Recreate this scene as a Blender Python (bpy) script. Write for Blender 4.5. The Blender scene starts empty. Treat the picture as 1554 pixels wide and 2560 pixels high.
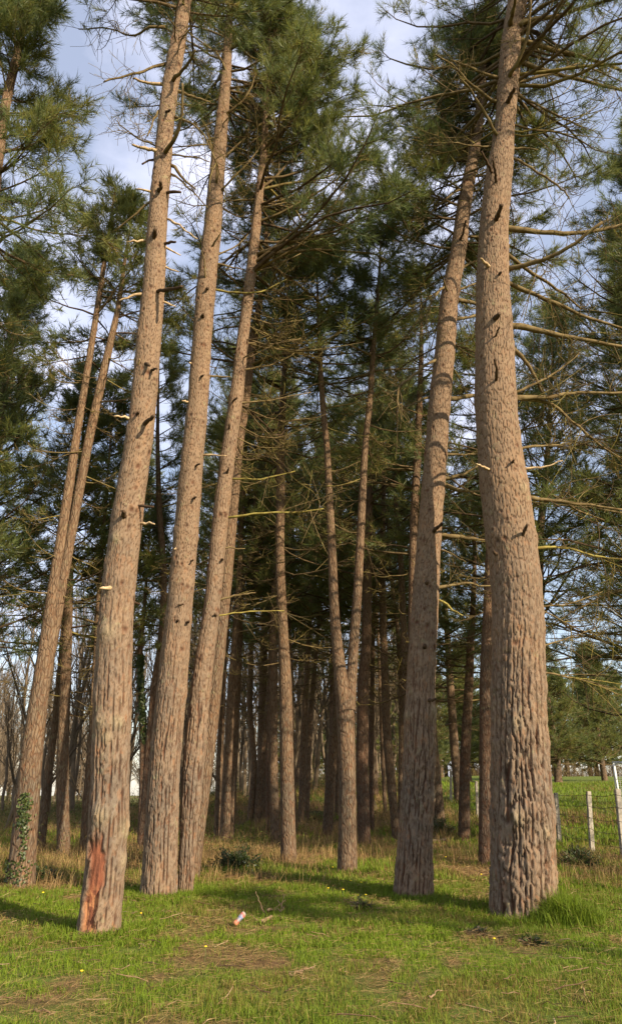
import bpy, math, os
import numpy as np
from mathutils import Vector

scene = bpy.context.scene
R = math.radians
# ------------------------------------------------------------------ camera
F, PCX, PCY, PITCH, CAMH = 2560 * 24 / 36, 777.0, 1280.0, R(22.15), 1.3
cam_data = bpy.data.cameras.new("camera")
cam_data.sensor_fit = 'VERTICAL'; cam_data.sensor_height = 36; cam_data.lens = 24
cam_data.clip_start = 0.05; cam_data.clip_end = 3000
camera = bpy.data.objects.new("camera", cam_data)
scene.collection.objects.link(camera)
camera.location = (0, 0, CAMH); camera.rotation_euler = (R(90) + PITCH, 0, 0)
scene.camera = camera
# ------------------------------------------------------------------ light
SUN_AZ, SUN_EL = R(134), R(29)            # clockwise from the view direction (+Y)
world = bpy.data.worlds.new("World"); scene.world = world; world.use_nodes = True
wt = world.node_tree; wt.nodes.clear()
W = lambda t: wt.nodes.new(t)
sky = W('ShaderNodeTexSky'); sky.sky_type = 'NISHITA'; sky.sun_disc = False
sky.sun_elevation = SUN_EL; sky.sun_rotation = SUN_AZ; sky.air_density = 1.3; sky.dust_density = .6; sky.ozone_density = 2.0
tc = W('ShaderNodeTexCoord'); mp = W('ShaderNodeMapping'); mp.inputs['Scale'].default_value = (1.0, 1.0, 2.2)
mp.inputs['Location'].default_value = (0.35, 0.1, 0.2)
nz = W('ShaderNodeTexNoise'); nz.inputs['Scale'].default_value = 2.1; nz.inputs['Detail'].default_value = 7
nz.inputs['Roughness'].default_value = 0.55
rmp = W('ShaderNodeValToRGB'); rmp.color_ramp.elements[0].position = 0.47; rmp.color_ramp.elements[1].position = 0.69
rmp.color_ramp.elements[0].color = (0.30, 0.30, 0.30, 1); rmp.color_ramp.elements[1].color = (0.97, 0.97, 0.97, 1)
mix = W('ShaderNodeMixRGB'); mix.inputs[2].default_value = (6.1, 6.2, 7.5, 1)
bg = W('ShaderNodeBackground'); bg.inputs['Strength'].default_value = 0.11
wo = W('ShaderNodeOutputWorld')
L = wt.links.new
L(tc.outputs['Generated'], mp.inputs[0]); L(mp.outputs[0], nz.inputs['Vector']); L(nz.outputs['Fac'], rmp.inputs[0])
L(rmp.outputs[0], mix.inputs[0]); L(sky.outputs[0], mix.inputs[1]); L(mix.outputs[0], bg.inputs[0]); L(bg.outputs[0], wo.inputs[0])
sd = bpy.data.lights.new("sun", 'SUN'); sd.energy = 5.0; sd.angle = R(0.6); sd.color = (1.0, 0.87, 0.66)
sun = bpy.data.objects.new("sun", sd); scene.collection.objects.link(sun)
sunv = Vector((math.sin(SUN_AZ) * math.cos(SUN_EL), math.cos(SUN_AZ) * math.cos(SUN_EL), math.sin(SUN_EL)))
sun.rotation_euler = sunv.to_track_quat('Z', 'Y').to_euler()
scene.view_settings.view_transform = 'Standard'; scene.view_settings.look = 'None'
scene.view_settings.exposure = 0.85; scene.view_settings.gamma = 1.0; scene.view_settings.use_curve_mapping = False
scene.cycles.max_bounces = 8; scene.cycles.diffuse_bounces = 5; scene.cycles.transmission_bounces = 3
scene.cycles.transparent_max_bounces = 8; scene.cycles.use_denoising = True

# ------------------------------------------------------------------ numeric helpers
SP, CP = math.sin(PITCH), math.cos(PITCH)
def hash2(ix, iy, s):
    ix = ix.astype(np.int64); iy = iy.astype(np.int64)
    h = (ix * 374761393 + iy * 668265263 + s * 974634777) & 0xffffffff
    h = ((h ^ (h >> 13)) * 1274126177) & 0xffffffff
    h = ((h ^ (h >> 16)) * 2246822519) & 0xffffffff
    return ((h ^ (h >> 15)) & 0xffffff) / float(0xffffff)
def vn(x, y, s=0):
    x = np.asarray(x, float); y = np.asarray(y, float)
    ix, iy = np.floor(x), np.floor(y); fx, fy = x - ix, y - iy
    fx = fx * fx * (3 - 2 * fx); fy = fy * fy * (3 - 2 * fy)
    a, b = hash2(ix, iy, s), hash2(ix + 1, iy, s); c, d = hash2(ix, iy + 1, s), hash2(ix + 1, iy + 1, s)
    return (a + (b - a) * fx) * (1 - fy) + (c + (d - c) * fx) * fy
def vnp(x, y, per, s=0):
    ix, iy = np.floor(x), np.floor(y); fx, fy = x - ix, y - iy
    fx = fx * fx * (3 - 2 * fx); fy = fy * fy * (3 - 2 * fy); i0, i1 = np.mod(ix, per), np.mod(ix + 1, per)
    a, b = hash2(i0, iy, s), hash2(i1, iy, s); c, d = hash2(i0, iy + 1, s), hash2(i1, iy + 1, s)
    return (a + (b - a) * fx) * (1 - fy) + (c + (d - c) * fx) * fy
def fbm(x, y, s=0, o=4):
    v, a, t = 0, 1, 0
    for k in range(o):
        v = v + a * vn(np.asarray(x) * 2 ** k + 17 * k, np.asarray(y) * 2 ** k - 9 * k, s + k); t += a; a *= .5
    return v / t
def ss(a, b, x):
    t = np.clip((np.asarray(x, float) - a) / (b - a), 0, 1); return t * t * (3 - 2 * t)

def ground(x, y):
    x = np.asarray(x, float); y = np.asarray(y, float)
    r = np.hypot(x, y)
    mid = ss(20, 46, y) * ss(-13, 1, x) * 1.75
    ridge = ss(42, 72, y) * ss(2, 16, x) * 0.75
    far = -ss(80, 140, y) * 2.6 - ss(60, 200, r) * 0.5
    bump = 0.10 * (fbm(x * .35, y * .35, 3, 3) - .5) + 0.05 * (fbm(x * 1.6, y * 1.6, 8, 2) - .5)
    return mid + ridge + far + bump * ss(1, 4, r) + 0.25 * (fbm(x * .08, y * .08, 5, 2) - .5) * ss(14, 40, r)

def at(px, py, Y):
    u, v = (px - PCX) / F, (PCY - py) / F
    t = Y / (CP - v * SP)
    return np.array([u * t, Y, CAMH + (SP + v * CP) * t])
def depth(p): return p[1] * CP + (p[2] - CAMH) * SP
def ground_at(px, py):
    Y = 3.0; 
    while Y < 120:
        p = at(px, py, Y)
        if p[2] <= float(ground(p[0], p[1])): return p
        Y += 0.02 if Y < 20 else .1
    return p

def grass_amount(x, y):
    """0 bare litter .. 1 lush grass; the same map colours the ground and places the blades"""
    n = .6 * fbm(x * 1.1, y * 1.1, 21, 4) + .4 * fbm(x * 4.5, y * 4.5, 22, 3)
    g = ss(0.40, 0.56, n)
    dry = np.exp(-(((x + 1.9) / 2.4) ** 2 + ((y - 16.0) / 3.6) ** 2)) + .8 * np.exp(-(((x - 5.2) / 1.7) ** 2 + ((y - 13.5) / 2.6) ** 2)) \
        + .7 * np.exp(-(((x + 4.6) / 2.5) ** 2 + ((y - 12.5) / 2.2) ** 2)) + .9 * np.exp(-(((x - 0.6) / 2.2) ** 2 + ((y - 26) / 6) ** 2))
    path = np.exp(-((x - 2.6 - .12 * (y - 12)) / .45) ** 2) * ss(9.5, 12, y) * (1 - ss(24, 34, y)) * .8
    near = ss(9.5, 6.0, y) * .14 + ss(12, 15, y) * (1 - ss(4.5, 7, x)) * .28
    wood = ss(19, 27, y) * (1 - ss(4.5, 7.5, x)) * .75
    return np.clip(g * 1.0 + .38 - dry * .8 - path - near * (1 - ss(.42, .6, n)) - wood * (1 - ss(.4, .65, n)), 0.0, 1)

# ------------------------------------------------------------------ mesh helpers
def make_mesh(name, verts, faces, mats, attrs=None, smooth=True, midx=None):
    """faces: list of integer arrays (n,3) or (n,4); midx: one material index per array"""
    me = bpy.data.meshes.new(name)
    verts = np.asarray(verts, np.float32)
    faces = [np.asarray(f, np.int32) for f in faces if len(f)]
    lv = np.concatenate([f.ravel() for f in faces])
    ls = np.concatenate([np.full(len(f), f.shape[1], np.int32) for f in faces])
    me.vertices.add(len(verts)); me.vertices.foreach_set("co", verts.ravel())
    me.loops.add(len(lv)); me.loops.foreach_set("vertex_index", lv)
    me.polygons.add(len(ls))
    st = np.zeros(len(ls), np.int32); st[1:] = np.cumsum(ls)[:-1]
    me.polygons.foreach_set("loop_start", st); me.polygons.foreach_set("loop_total", ls)
    for m in (mats if isinstance(mats, (list, tuple)) else [mats]): me.materials.append(m)
    if midx is not None:
        me.polygons.foreach_set("material_index", np.concatenate([np.full(len(f), i, np.int32) for f, i in zip(faces, midx)]))
    if attrs:
        for k, a in attrs.items():
            a = np.asarray(a, np.float32)
            if a.ndim == 1:
                at_ = me.attributes.new(k, 'FLOAT', 'POINT'); at_.data.foreach_set("value", a)
            else:
                at_ = me.attributes.new(k, 'FLOAT_COLOR', 'POINT')
                if a.shape[1] == 3: a = np.hstack([a, np.ones((len(a), 1), np.float32)])
                at_.data.foreach_set("color", a.ravel())
    me.update(calc_edges=True)
    me.polygons.foreach_set("use_smooth", np.full(len(ls), smooth, bool))
    return me
def link(name, me, parent=None, loc=(0, 0, 0)):
    o = bpy.data.objects.new(name, me); scene.collection.objects.link(o)
    o.location = loc
    if parent: o.parent = parent
    return o
def tag(o, label=None, cat=None, group=None, kind=None):
    if label: o["label"] = label
    if cat: o["category"] = cat
    if group: o["group"] = group
    if kind: o["kind"] = kind
    return o
def thing(name, loc, label, cat, group=None):
    o = bpy.data.objects.new(name, None); o.empty_display_size = .2
    scene.collection.objects.link(o); o.location = loc
    return tag(o, label, cat, group)

class Geo:
    def __init__(s): s.v = []; s.f = []; s.m = []; s.n = 0; s.c = []
    def add(s, v, faces, mi=0, c=None):
        for f in faces: s.f.append(f + s.n); s.m.append(mi)
        s.v.append(v); s.n += len(v)
        s.c.append(np.full(len(v), .5) if c is None else c)
    def tubes(s, P, Rr, sides, mi=0, c=None, cap=False):
        """P (N,K,3) polylines, Rr (N,K) radii"""
        P = np.asarray(P, float); N, K, _ = P.shape
        if N == 0: return
        T = np.gradient(P, axis=1); T /= np.linalg.norm(T, axis=2, keepdims=True) + 1e-9
        ref = np.where(np.abs(T[:, :1, 2:3]) > .9, np.array([1., 0, 0]), np.array([0, 0, 1.]))
        A = np.cross(T, np.broadcast_to(ref, T.shape)); A /= np.linalg.norm(A, axis=2, keepdims=True) + 1e-9
        B = np.cross(T, A)
        th = np.arange(sides) / sides * 2 * math.pi
        ring = P[:, :, None] + Rr[:, :, None, None] * (A[:, :, None] * np.cos(th)[None, None, :, None] + B[:, :, None] * np.sin(th)[None, None, :, None])
        v = ring.reshape(-1, 3)
        idx = np.arange(N * K * sides).reshape(N, K, sides)
        nx = np.roll(idx, -1, axis=2)
        q = np.stack([idx[:, :-1], nx[:, :-1], nx[:, 1:], idx[:, 1:]], -1).reshape(-1, 4)
        fs = [q]
        if cap:
            e = idx[:, -1]; b = idx[:, 0][:, ::-1]
            for q2 in (e, b):
                fs.append(np.stack([np.stack([q2[:, 0], q2[:, k], q2[:, k + 1]], -1) for k in range(1, sides - 1)], 1).reshape(-1, 3))
        cc = None if c is None else np.repeat(np.asarray(c, float), K * sides)
        s.add(v, fs, mi, cc)
    def build(s, name, mats, smooth=True):
        return make_mesh(name, np.vstack(s.v), s.f, mats, {"tint": np.concatenate(s.c)}, smooth, s.m)

def unit(v): return v / (np.linalg.norm(v, axis=-1, keepdims=True) + 1e-9)

# ------------------------------------------------------------------ materials
def mat(name):
    m = bpy.data.materials.new(name); m.use_nodes = True
    nt = m.node_tree; nt.nodes.clear()
    o = nt.nodes.new('ShaderNodeOutputMaterial'); b = nt.nodes.new('ShaderNodeBsdfPrincipled')
    nt.links.new(b.outputs[0], o.inputs[0])
    return m, nt, b, o
def N(nt, t, **k):
    n = nt.nodes.new(t)
    for a, v in k.items(): setattr(n, a, v)
    return n
def ramp(nt, fac, stops):
    r = N(nt, 'ShaderNodeValToRGB'); e = r.color_ramp.elements
    while len(e) < len(stops): e.new(.5)
    for i, (p, c) in enumerate(stops): e[i].position = p; e[i].color = (*c, 1)
    nt.links.new(fac, r.inputs[0]); return r.outputs[0]
def mixc(nt, fac, a, b, mode='MIX'):
    m = N(nt, 'ShaderNodeMixRGB', blend_type=mode)
    for i, x in ((0, fac), (1, a), (2, b)):
        if hasattr(x, 'links'): nt.links.new(x, m.inputs[i])
        elif i == 0: m.inputs[0].default_value = x
        else: m.inputs[i].default_value = (*x, 1)
    return m.outputs[0]
def noise(nt, vec, scale, detail=4, rough=.55, dist=0):
    n = N(nt, 'ShaderNodeTexNoise'); n.inputs['Scale'].default_value = scale; n.inputs['Detail'].default_value = detail
    n.inputs['Roughness'].default_value = rough; n.inputs['Distortion'].default_value = dist
    nt.links.new(vec, n.inputs['Vector']); return n.outputs['Fac']
def mapv(nt, src, scale):
    m = N(nt, 'ShaderNodeMapping'); m.inputs['Scale'].default_value = scale; nt.links.new(src, m.inputs[0]); return m.outputs[0]
def mathn(nt, op, a, b=None, clamp=False):
    m = N(nt, 'ShaderNodeMath', operation=op, use_clamp=clamp)
    for i, x in ((0, a), (1, b)):
        if x is None: continue
        if hasattr(x, 'links'): nt.links.new(x, m.inputs[i])
        else: m.inputs[i].default_value = x
    return m.outputs[0]

def bark_material(name, hero, plate=(0.215, 0.142, 0.088), grey=(0.150, 0.112, 0.080), crackc=(0.045, 0.024, 0.016)):
    m, nt, b, o = mat(name)
    tcn = N(nt, 'ShaderNodeTexCoord'); ob = tcn.outputs['Object']
    sep = N(nt, 'ShaderNodeSeparateXYZ'); nt.links.new(ob, sep.inputs[0])
    if hero:
        a = N(nt, 'ShaderNodeAttribute', attribute_name='crack'); crack = a.outputs['Fac']
        fine = noise(nt, mapv(nt, ob, (1, 1, .42)), 34, 6, .65)
        crack = mathn(nt, 'MULTIPLY', crack, ramp(nt, fine, [(.24, (.3,) * 3), (.36, (1,) * 3)]))
    else:
        wn = N(nt, 'ShaderNodeTexNoise'); wn.inputs['Scale'].default_value = 3.0; nt.links.new(ob, wn.inputs['Vector'])
        wv = mixc(nt, .09, ob, wn.outputs['Color'])
        v = N(nt, 'ShaderNodeTexVoronoi', feature='DISTANCE_TO_EDGE'); v.inputs['Scale'].default_value = 26
        nt.links.new(mapv(nt, wv, (1, 1, .22)), v.inputs['Vector'])
        crack = ramp(nt, v.outputs['Distance'], [(.0, (.35,) * 3), (.16, (1,) * 3)])
        fine = noise(nt, mapv(nt, ob, (1, 1, .42)), 30, 5, .65)
    big = noise(nt, mapv(nt, ob, (1, 1, .5)), 2.2, 5, .6)
    col = mixc(nt, ramp(nt, big, [(.36, (0,) * 3), (.62, (1,) * 3)]), grey, plate)
    flk = N(nt, 'ShaderNodeTexVoronoi'); flk.inputs['Scale'].default_value = 30
    nt.links.new(mapv(nt, ob, (1, 1, .4)), flk.inputs['Vector'])
    hs = N(nt, 'ShaderNodeSeparateColor'); nt.links.new(flk.outputs['Color'], hs.inputs[0])
    col = mixc(nt, .8, col, ramp(nt, hs.outputs[0], [(0, (.70, .66, .66)), (.4, (1, 1, 1)), (.75, (1.15, 1.12, 1.08)), (.88, (1.05, .93, .85)), (1, (1.2, .88, .7))]), 'MULTIPLY')
    col = mixc(nt, mathn(nt, 'MULTIPLY', ramp(nt, fine, [(.42, (0,) * 3), (.66, (1,) * 3)]), .35), col, (.25, .21, .16))
    # higher on the stem the bark is thinner and pinker
    up = ramp(nt, mathn(nt, 'DIVIDE', sep.outputs[2], 12.0, True), [(.12, (0,) * 3), (.5, (1,) * 3)])
    col = mixc(nt, mathn(nt, 'MULTIPLY', up, .5), col, (.235, .146, .082))
    lich = noise(nt, ob, 6.5, 5, .7)
    col = mixc(nt, mathn(nt, 'MULTIPLY', ramp(nt, lich, [(.60, (0,) * 3), (.68, (1,) * 3)]), .4), col, (.26, .25, .13))
    col = mixc(nt, crack, mixc(nt, hs.outputs[1], crackc, (.12, .05, .026)), col)
    if hero:
        sc = N(nt, 'ShaderNodeAttribute', attribute_name='scar').outputs['Fac']
        scol = mixc(nt, ramp(nt, noise(nt, mapv(nt, ob, (1, 1, .3)), 18, 5), [(.35, (0,) * 3), (.65, (1,) * 3)]), (.14, .052, .030), (.30, .108, .055))
        fresh = ramp(nt, sep.outputs[2], [(.0, (1,) * 3), (.36, (1,) * 3), (.44, (0,) * 3)])
        scol = mixc(nt, mathn(nt, 'MULTIPLY', fresh, ramp(nt, noise(nt, ob, 14, 3), [(.46, (0,) * 3), (.56, (1,) * 3)])), scol, (.42, .18, .08))
        col = mixc(nt, sc, col, scol)
        rd = N(nt, 'ShaderNodeAttribute', attribute_name='pale').outputs['Fac']
        col = mixc(nt, mathn(nt, 'MULTIPLY', rd, .4), col, (.36, .29, .17))
    nt.links.new(col, b.inputs['Base Color'])
    b.inputs['Roughness'].default_value = .95; b.inputs['Specular IOR Level'].default_value = .1
    bp = N(nt, 'ShaderNodeBump'); bp.inputs['Strength'].default_value = .8; bp.inputs['Distance'].default_value = .018 if hero else .03
    h = mathn(nt, 'ADD', mathn(nt, 'MULTIPLY', crack, 1.2 if hero else .8), mathn(nt, 'MULTIPLY', fine, .9))
    nt.links.new(h, bp.inputs['Height']); nt.links.new(bp.outputs[0], b.inputs['Normal'])
    return m

BARK_HERO = bark_material("bark_near", True)
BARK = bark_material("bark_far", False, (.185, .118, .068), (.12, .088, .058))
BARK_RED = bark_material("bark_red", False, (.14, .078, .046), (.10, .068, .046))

def tinted(name, stops, rough=.8, trans=0.0, spec=.2, objnoise=None):
    m, nt, b, o = mat(name)
    a = N(nt, 'ShaderNodeAttribute', attribute_name='tint').outputs['Fac']
    col = ramp(nt, a, stops)
    if objnoise:
        tcn = N(nt, 'ShaderNodeTexCoord')
        n = noise(nt, tcn.outputs['Object'], objnoise[0], 4, .6)
        col = mixc(nt, ramp(nt, n, [(.4, (0,) * 3), (.6, (1,) * 3)]), col, mixc(nt, 1.0, col, objnoise[1], 'MULTIPLY'))
    nt.links.new(col, b.inputs['Base Color']); b.inputs['Roughness'].default_value = rough
    b.inputs['Specular IOR Level'].default_value = spec
    if trans:
        t = N(nt, 'ShaderNodeBsdfTranslucent'); nt.links.new(col, t.inputs[0])
        mx = N(nt, 'ShaderNodeMixShader'); mx.inputs[0].default_value = trans
        nt.links.new(b.outputs[0], mx.inputs[1]); nt.links.new(t.outputs[0], mx.inputs[2]); nt.links.new(mx.outputs[0], o.inputs[0])
    return m
NEEDLE = tinted("needles", [(0, (.095, .138, .046)), (.45, (.165, .180, .042)), (.8, (.26, .245, .048)), (1, (.33, .20, .05))], .5, .5, .5)
TWIG = tinted("twig_bark", [(0, (.10, .065, .038)), (.5, (.18, .13, .06)), (1, (.32, .26, .07))], .9, 0, .1, (9, (.6, .55, .5)))
GREYWOOD = tinted("grey_wood", [(0, (.10, .07, .045)), (.5, (.19, .14, .09)), (1, (.32, .24, .15))], .9, 0, .1, (2, (.6, .6, .6)))
DEADWOOD = tinted("dead_wood", [(0, (.055, .035, .022)), (.5, (.22, .14, .08)), (1, (.55, .40, .23))], .9, 0, .1, (14, (.55, .5, .45)))
GRASS = tinted("grass_blades", [(0, (.26, .15, .055)), (.22, (.24, .19, .05)), (.36, (.20, .22, .028)), (.6, (.135, .205, .017)), (1, (.23, .29, .02))], .6, .4, .2)
STRAW = tinted("straw", [(0, (.16, .085, .035)), (.5, (.32, .20, .085)), (1, (.46, .33, .14))], .8, .2, .1)
IVY = tinted("ivy_leaf", [(0, (.022, .036, .010)), (1, (.08, .10, .022))], .45, .15, .4)

def simple(name, c, rough=.6, metal=0, n=None, c2=None):
    m, nt, b, o = mat(name)
    b.inputs['Roughness'].default_value = rough; b.inputs['Metallic'].default_value = metal
    if n:
        tcn = N(nt, 'ShaderNodeTexCoord')
        col = mixc(nt, ramp(nt, noise(nt, tcn.outputs['Object'], n, 5, .65), [(.38, (0,) * 3), (.62, (1,) * 3)]), c, c2)
        nt.links.new(col, b.inputs['Base Color'])
    else: b.inputs['Base Color'].default_value = (*c, 1)
    return m

# ------------------------------------------------------------------ ground
m, nt, b, o = mat("forest_floor")
tcn = N(nt, 'ShaderNodeTexCoord'); ob = tcn.outputs['Object']
gA = N(nt, 'ShaderNodeAttribute', attribute_name='green').outputs['Fac']
nf = noise(nt, ob, 9, 8, .7); nm = noise(nt, ob, 1.3, 6, .6); ng = noise(nt, ob, 60, 3, .7)
soil = ramp(nt, nf, [(.32, (.06, .036, .018)), (.5, (.15, .088, .042)), (.68, (.26, .155, .07))])
green = ramp(nt, nf, [(.3, (.06, .07, .016)), (.5, (.11, .14, .025)), (.7, (.19, .19, .04))])
fac = mathn(nt, 'ADD', gA, mathn(nt, 'MULTIPLY', mathn(nt, 'SUBTRACT', nm, .5), 1.1))
col = mixc(nt, ramp(nt, fac, [(.15, (0,) * 3), (.75, (1,) * 3)]), soil, green)
col = mixc(nt, .5, col, ramp(nt, ng, [(.3, (.45,) * 3), (.7, (1.4,) * 3)]), 'MULTIPLY')
nt.links.new(col, b.inputs['Base Color']); b.inputs['Roughness'].default_value = .95; b.inputs['Specular IOR Level'].default_value = .1
bp = N(nt, 'ShaderNodeBump'); bp.inputs['Strength'].default_value = .7; bp.inputs['Distance'].default_value = .05
nt.links.new(mathn(nt, 'ADD', nf, mathn(nt, 'MULTIPLY', ng, .4)), bp.inputs['Height']); nt.links.new(bp.outputs[0], b.inputs['Normal'])
FLOOR = m
def warp(n, lim, p=2.6):
    t = np.linspace(-1, 1, n); return np.sign(t) * np.abs(t) ** p * lim * .96 + t * lim * .04
gx = warp(360, 600); gy = warp(360, 600) + 14
X, Y = np.meshgrid(gx, gy); V = np.stack([X, Y, ground(X, Y)], -1).reshape(-1, 3)
n = 360; idx = np.arange(n * n).reshape(n, n)
Q = np.stack([idx[:-1, :-1], idx[:-1, 1:], idx[1:, 1:], idx[1:, :-1]], -1).reshape(-1, 4)
xs, ys = V[:, 0], V[:, 1]
gr = grass_amount(xs, ys)
scrub = np.exp(-(((xs - 8.6 - .25 * (ys - 26)) / 3.4) ** 2 + ((ys - 27) / 2.0) ** 2))
gr = np.where((ys > 19) & (xs > 5.5), np.clip(.85 - scrub * 1.2, 0, 1), gr)
tag(link("ground", make_mesh("ground", V, [Q], FLOOR, {"green": gr})), kind="structure")

# ------------------------------------------------------------------ trunks
def resample(pts, dz):
    """smooth 3D polyline with radii sampled evenly in height"""
    P = np.array([p[0] for p in pts]); r = np.array([p[1] for p in pts])
    z = P[:, 2]; o = np.argsort(z); P, r, z = P[o], r[o], z[o]
    n = max(6, int((z[-1] - z[0]) / dz)); zz = np.linspace(z[0], z[-1], n)
    x = np.interp(zz, z, P[:, 0]); rr = np.interp(zz, z, r); yy = np.interp(zz, z, P[:, 1])
    k = max(3, int(.9 / dz) | 1)
    def sm(a):
        pad = k // 2
        e = np.concatenate([2 * a[0] - a[pad:0:-1], a, 2 * a[-1] - a[-2:-pad - 2:-1]])
        return np.convolve(e, np.ones(k) / k, 'valid')
    return np.stack([sm(x), sm(yy), zz], -1), np.maximum(sm(rr), .01)

def cells(a, bb, nc, s):
    """F1, F2 of a jittered grid (periodic in a with nc cells) and the id of the nearest cell"""
    ia, ib = np.floor(a), np.floor(bb)
    f1 = np.full(a.shape, 9.); f2 = np.full(a.shape, 9.); cid = np.zeros(a.shape)
    for da in (-1, 0, 1):
        for db in (-1, 0, 1):
            ca, cb = ia + da, ib + db; cm = np.mod(ca, nc)
            px = ca + .1 + .8 * hash2(cm, cb, s); py = cb + .1 + .8 * hash2(cm, cb, s + 5)
            d = np.hypot(a - px, bb - py)
            nearer = d < f1
            f2 = np.where(nearer, f1, np.minimum(f2, d)); cid = np.where(nearer, hash2(cm, cb, s + 9), cid); f1 = np.where(nearer, d, f1)
    return f1, f2, cid

def trunk_mesh(name, axis, rad, hero, seed, scar=None, lumps=(), segs=18, dep=1.0, base_plate=.085):
    rng = np.random.default_rng(seed)
    if hero: segs = int(min(220, max(90, 2 * math.pi * rad[0] / .0125)))
    K = len(axis); th = np.arange(segs) / segs * 2 * math.pi
    z = axis[:, 2][:, None] + 0 * th[None]; T = th[None] + 0 * z; r0 = rad[:, None]
    h = z - axis[0, 2]
    rr = r0 * (1 + .05 * (fbm(T / 6.2832 * 4, h * .5, seed, 2) - .5) * np.ones_like(T))
    # root flare and buttresses
    fl = np.exp(-h / .22); rr = rr * (1 + fl * (.10 + .06 * np.sin(T * 5 + seed) + .05 * np.sin(T * 3 + 1.7 * seed)))
    # whorl swellings
    zz = 1.2
    while zz < h.max():
        rr = rr * (1 + .035 * np.exp(-((h - zz) / .10) ** 2)); zz += rng.uniform(.45, .85)
    for (lz, lt, lr, la) in lumps:
        dt = np.angle(np.exp(1j * (T - lt))) * r0
        rr = rr + la * np.exp(-((h - lz) / lr) ** 2 - (dt / lr) ** 2) * (.7 + .6 * fbm(T * 4, h * 9, seed + 3, 3))
    crack = np.ones_like(rr); scar_a = np.zeros_like(rr)
    if hero:
        wa = .9 * (fbm(T / 6.2832 * 8, h * 1.3, seed + 1, 3) - .5) * np.cos(T / 2) ** 0
        wa = .7 * (fbm(np.cos(T) * 2.2 + 5, h * 1.8 + np.sin(T) * 2.2, seed + 1, 3) - .5)
        wb = 1.1 * (fbm(np.cos(T) * 3 + 9, h * 2.6 + np.sin(T) * 3, seed + 2, 3) - .5)
        n1 = max(9, round(2 * math.pi * rad[0] / base_plate)); n2 = round(n1 * 1.6)
        ct, st = np.cos(T), np.sin(T)
        W1 = fbm(ct * 2.0 + 5, h * 1.2 + st * 2.0, seed + 1, 3) - .5; W2 = fbm(ct * 2.6 + 15, h * 1.7 + st * 2.6, seed + 21, 3) - .5
        x1 = T / 6.2832 * n1 + 2.2 * W1; x2 = T / 6.2832 * n1 + .5 + 3.4 * W2
        e1 = np.abs(x1 - np.floor(x1) - .5) + .10 * (fbm(ct * 20, h * 16 + st * 20, seed + 31, 2) - .5); e2 = np.abs(x2 - np.floor(x2) - .5)
        wid = .5 + fbm(ct * 5 + 3, h * 3.5 + st * 5, seed + 32, 2)
        v1 = ss(.02 * wid, .11 * wid, e1); v2 = np.maximum(ss(.015, .08, e2), ss(.42, .52, fbm(ct * 4 + 8, h * 2.2 + st * 4, seed + 33, 2)))
        col_ = np.mod(np.floor(x1 + .5), n1); c1 = hash2(col_, np.floor(h / (base_plate * 3.2) + 9 * hash2(col_, col_ * 0, seed)), seed + 2)
        yb = h / (base_plate * 3.2) + 9 * hash2(col_, col_ * 0, seed) + .5 * (x1 - np.floor(x1)) ; eb = np.abs(yb - np.floor(yb) - .5)
        k1 = v1 * (.25 + .75 * v2) * (.5 + .5 * ss(.015, .06, eb))
        g1, g2, c2 = cells(T / 6.2832 * n2 + wa * 1.4, h / (base_plate * 2.0) + wb * 1.5, n2, seed + 40)
        k2 = .35 + .65 * ss(.0, .16, g2 - g1)
        up = ss(1.6, 5.0, h)
        crack = k1 * (1 - up) + k2 * up
        crack = crack * (1 - .35 * (1 - k2) * (1 - up))
        
        d = (.022 * (1 - up) + .006 * up) * dep
        rough_ = fbm(np.cos(T) * 16 + 20, h * 5 + np.sin(T) * 16, seed + 60, 4) - .5
        disp = d * (crack - .75) + d * .45 * (c1 - .5) * (1 - up) + d * .9 * rough_ + .012 * (fbm(np.cos(T) * 3, h * 2.5 + np.sin(T) * 3, seed + 90, 2) - .5)
        for kk in range(int(4 + h.max() * 5)):
            kz, kt, kr = rng.uniform(2.6, h.max()), rng.uniform(-math.pi, 0), rng.uniform(.016, .034)
            dt = np.angle(np.exp(1j * (T - kt))) * r0; q_ = ((h - kz) / (kr * 1.2)) ** 2 + (dt / kr) ** 2
            crack = crack * (1 - np.exp(-q_ * 1.2)); disp = disp + .016 * np.exp(-q_ / 3) - .02 * np.exp(-q_ * 2)
        if scar:
            t0, w, za, zb = scar
            dt = np.angle(np.exp(1j * (T - t0))) * r0
            ed = w * (1 + 1.5 * (fbm(h * 7, T * 3, seed + 9, 4) - .5))
            scar_a = ss(ed, ed * .75, np.abs(dt)) * ss(za - .05, za + .05, h) * ss(zb + .10, zb - .12, h + .12 * (rough_))
            disp = disp * (1 - scar_a) - .022 * scar_a + .006 * scar_a * rough_ * 3
            crack = np.maximum(crack, scar_a)
            rim = ss(ed * 1.6, ed * 1.1, np.abs(dt)) * (1 - scar_a) * ss(za - .1, za, h) * ss(zb + .2, zb, h)
            disp = disp + .016 * rim
        rr = rr + disp
    v = np.stack([axis[:, 0][:, None] + rr * np.cos(T), axis[:, 1][:, None] + rr * np.sin(T), z], -1).reshape(-1, 3)
    idx = np.arange(K * segs).reshape(K, segs); nx = np.roll(idx, -1, 1)
    q = np.stack([idx[:-1], nx[:-1], nx[1:], idx[1:]], -1).reshape(-1, 4)
    pale = np.zeros_like(rr)
    for (lz, lt, lr, la) in lumps:
        if la > .018:
            dt = np.angle(np.exp(1j * (T - lt))) * r0
            pale = np.maximum(pale, .9 * np.exp(-((h - lz) / (lr * .8)) ** 2 - (dt / (lr * .7)) ** 2))
    at_ = {"crack": crack.ravel(), "scar": scar_a.ravel(), "pale": pale.ravel()} if hero else None
    return v, q, at_

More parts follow.
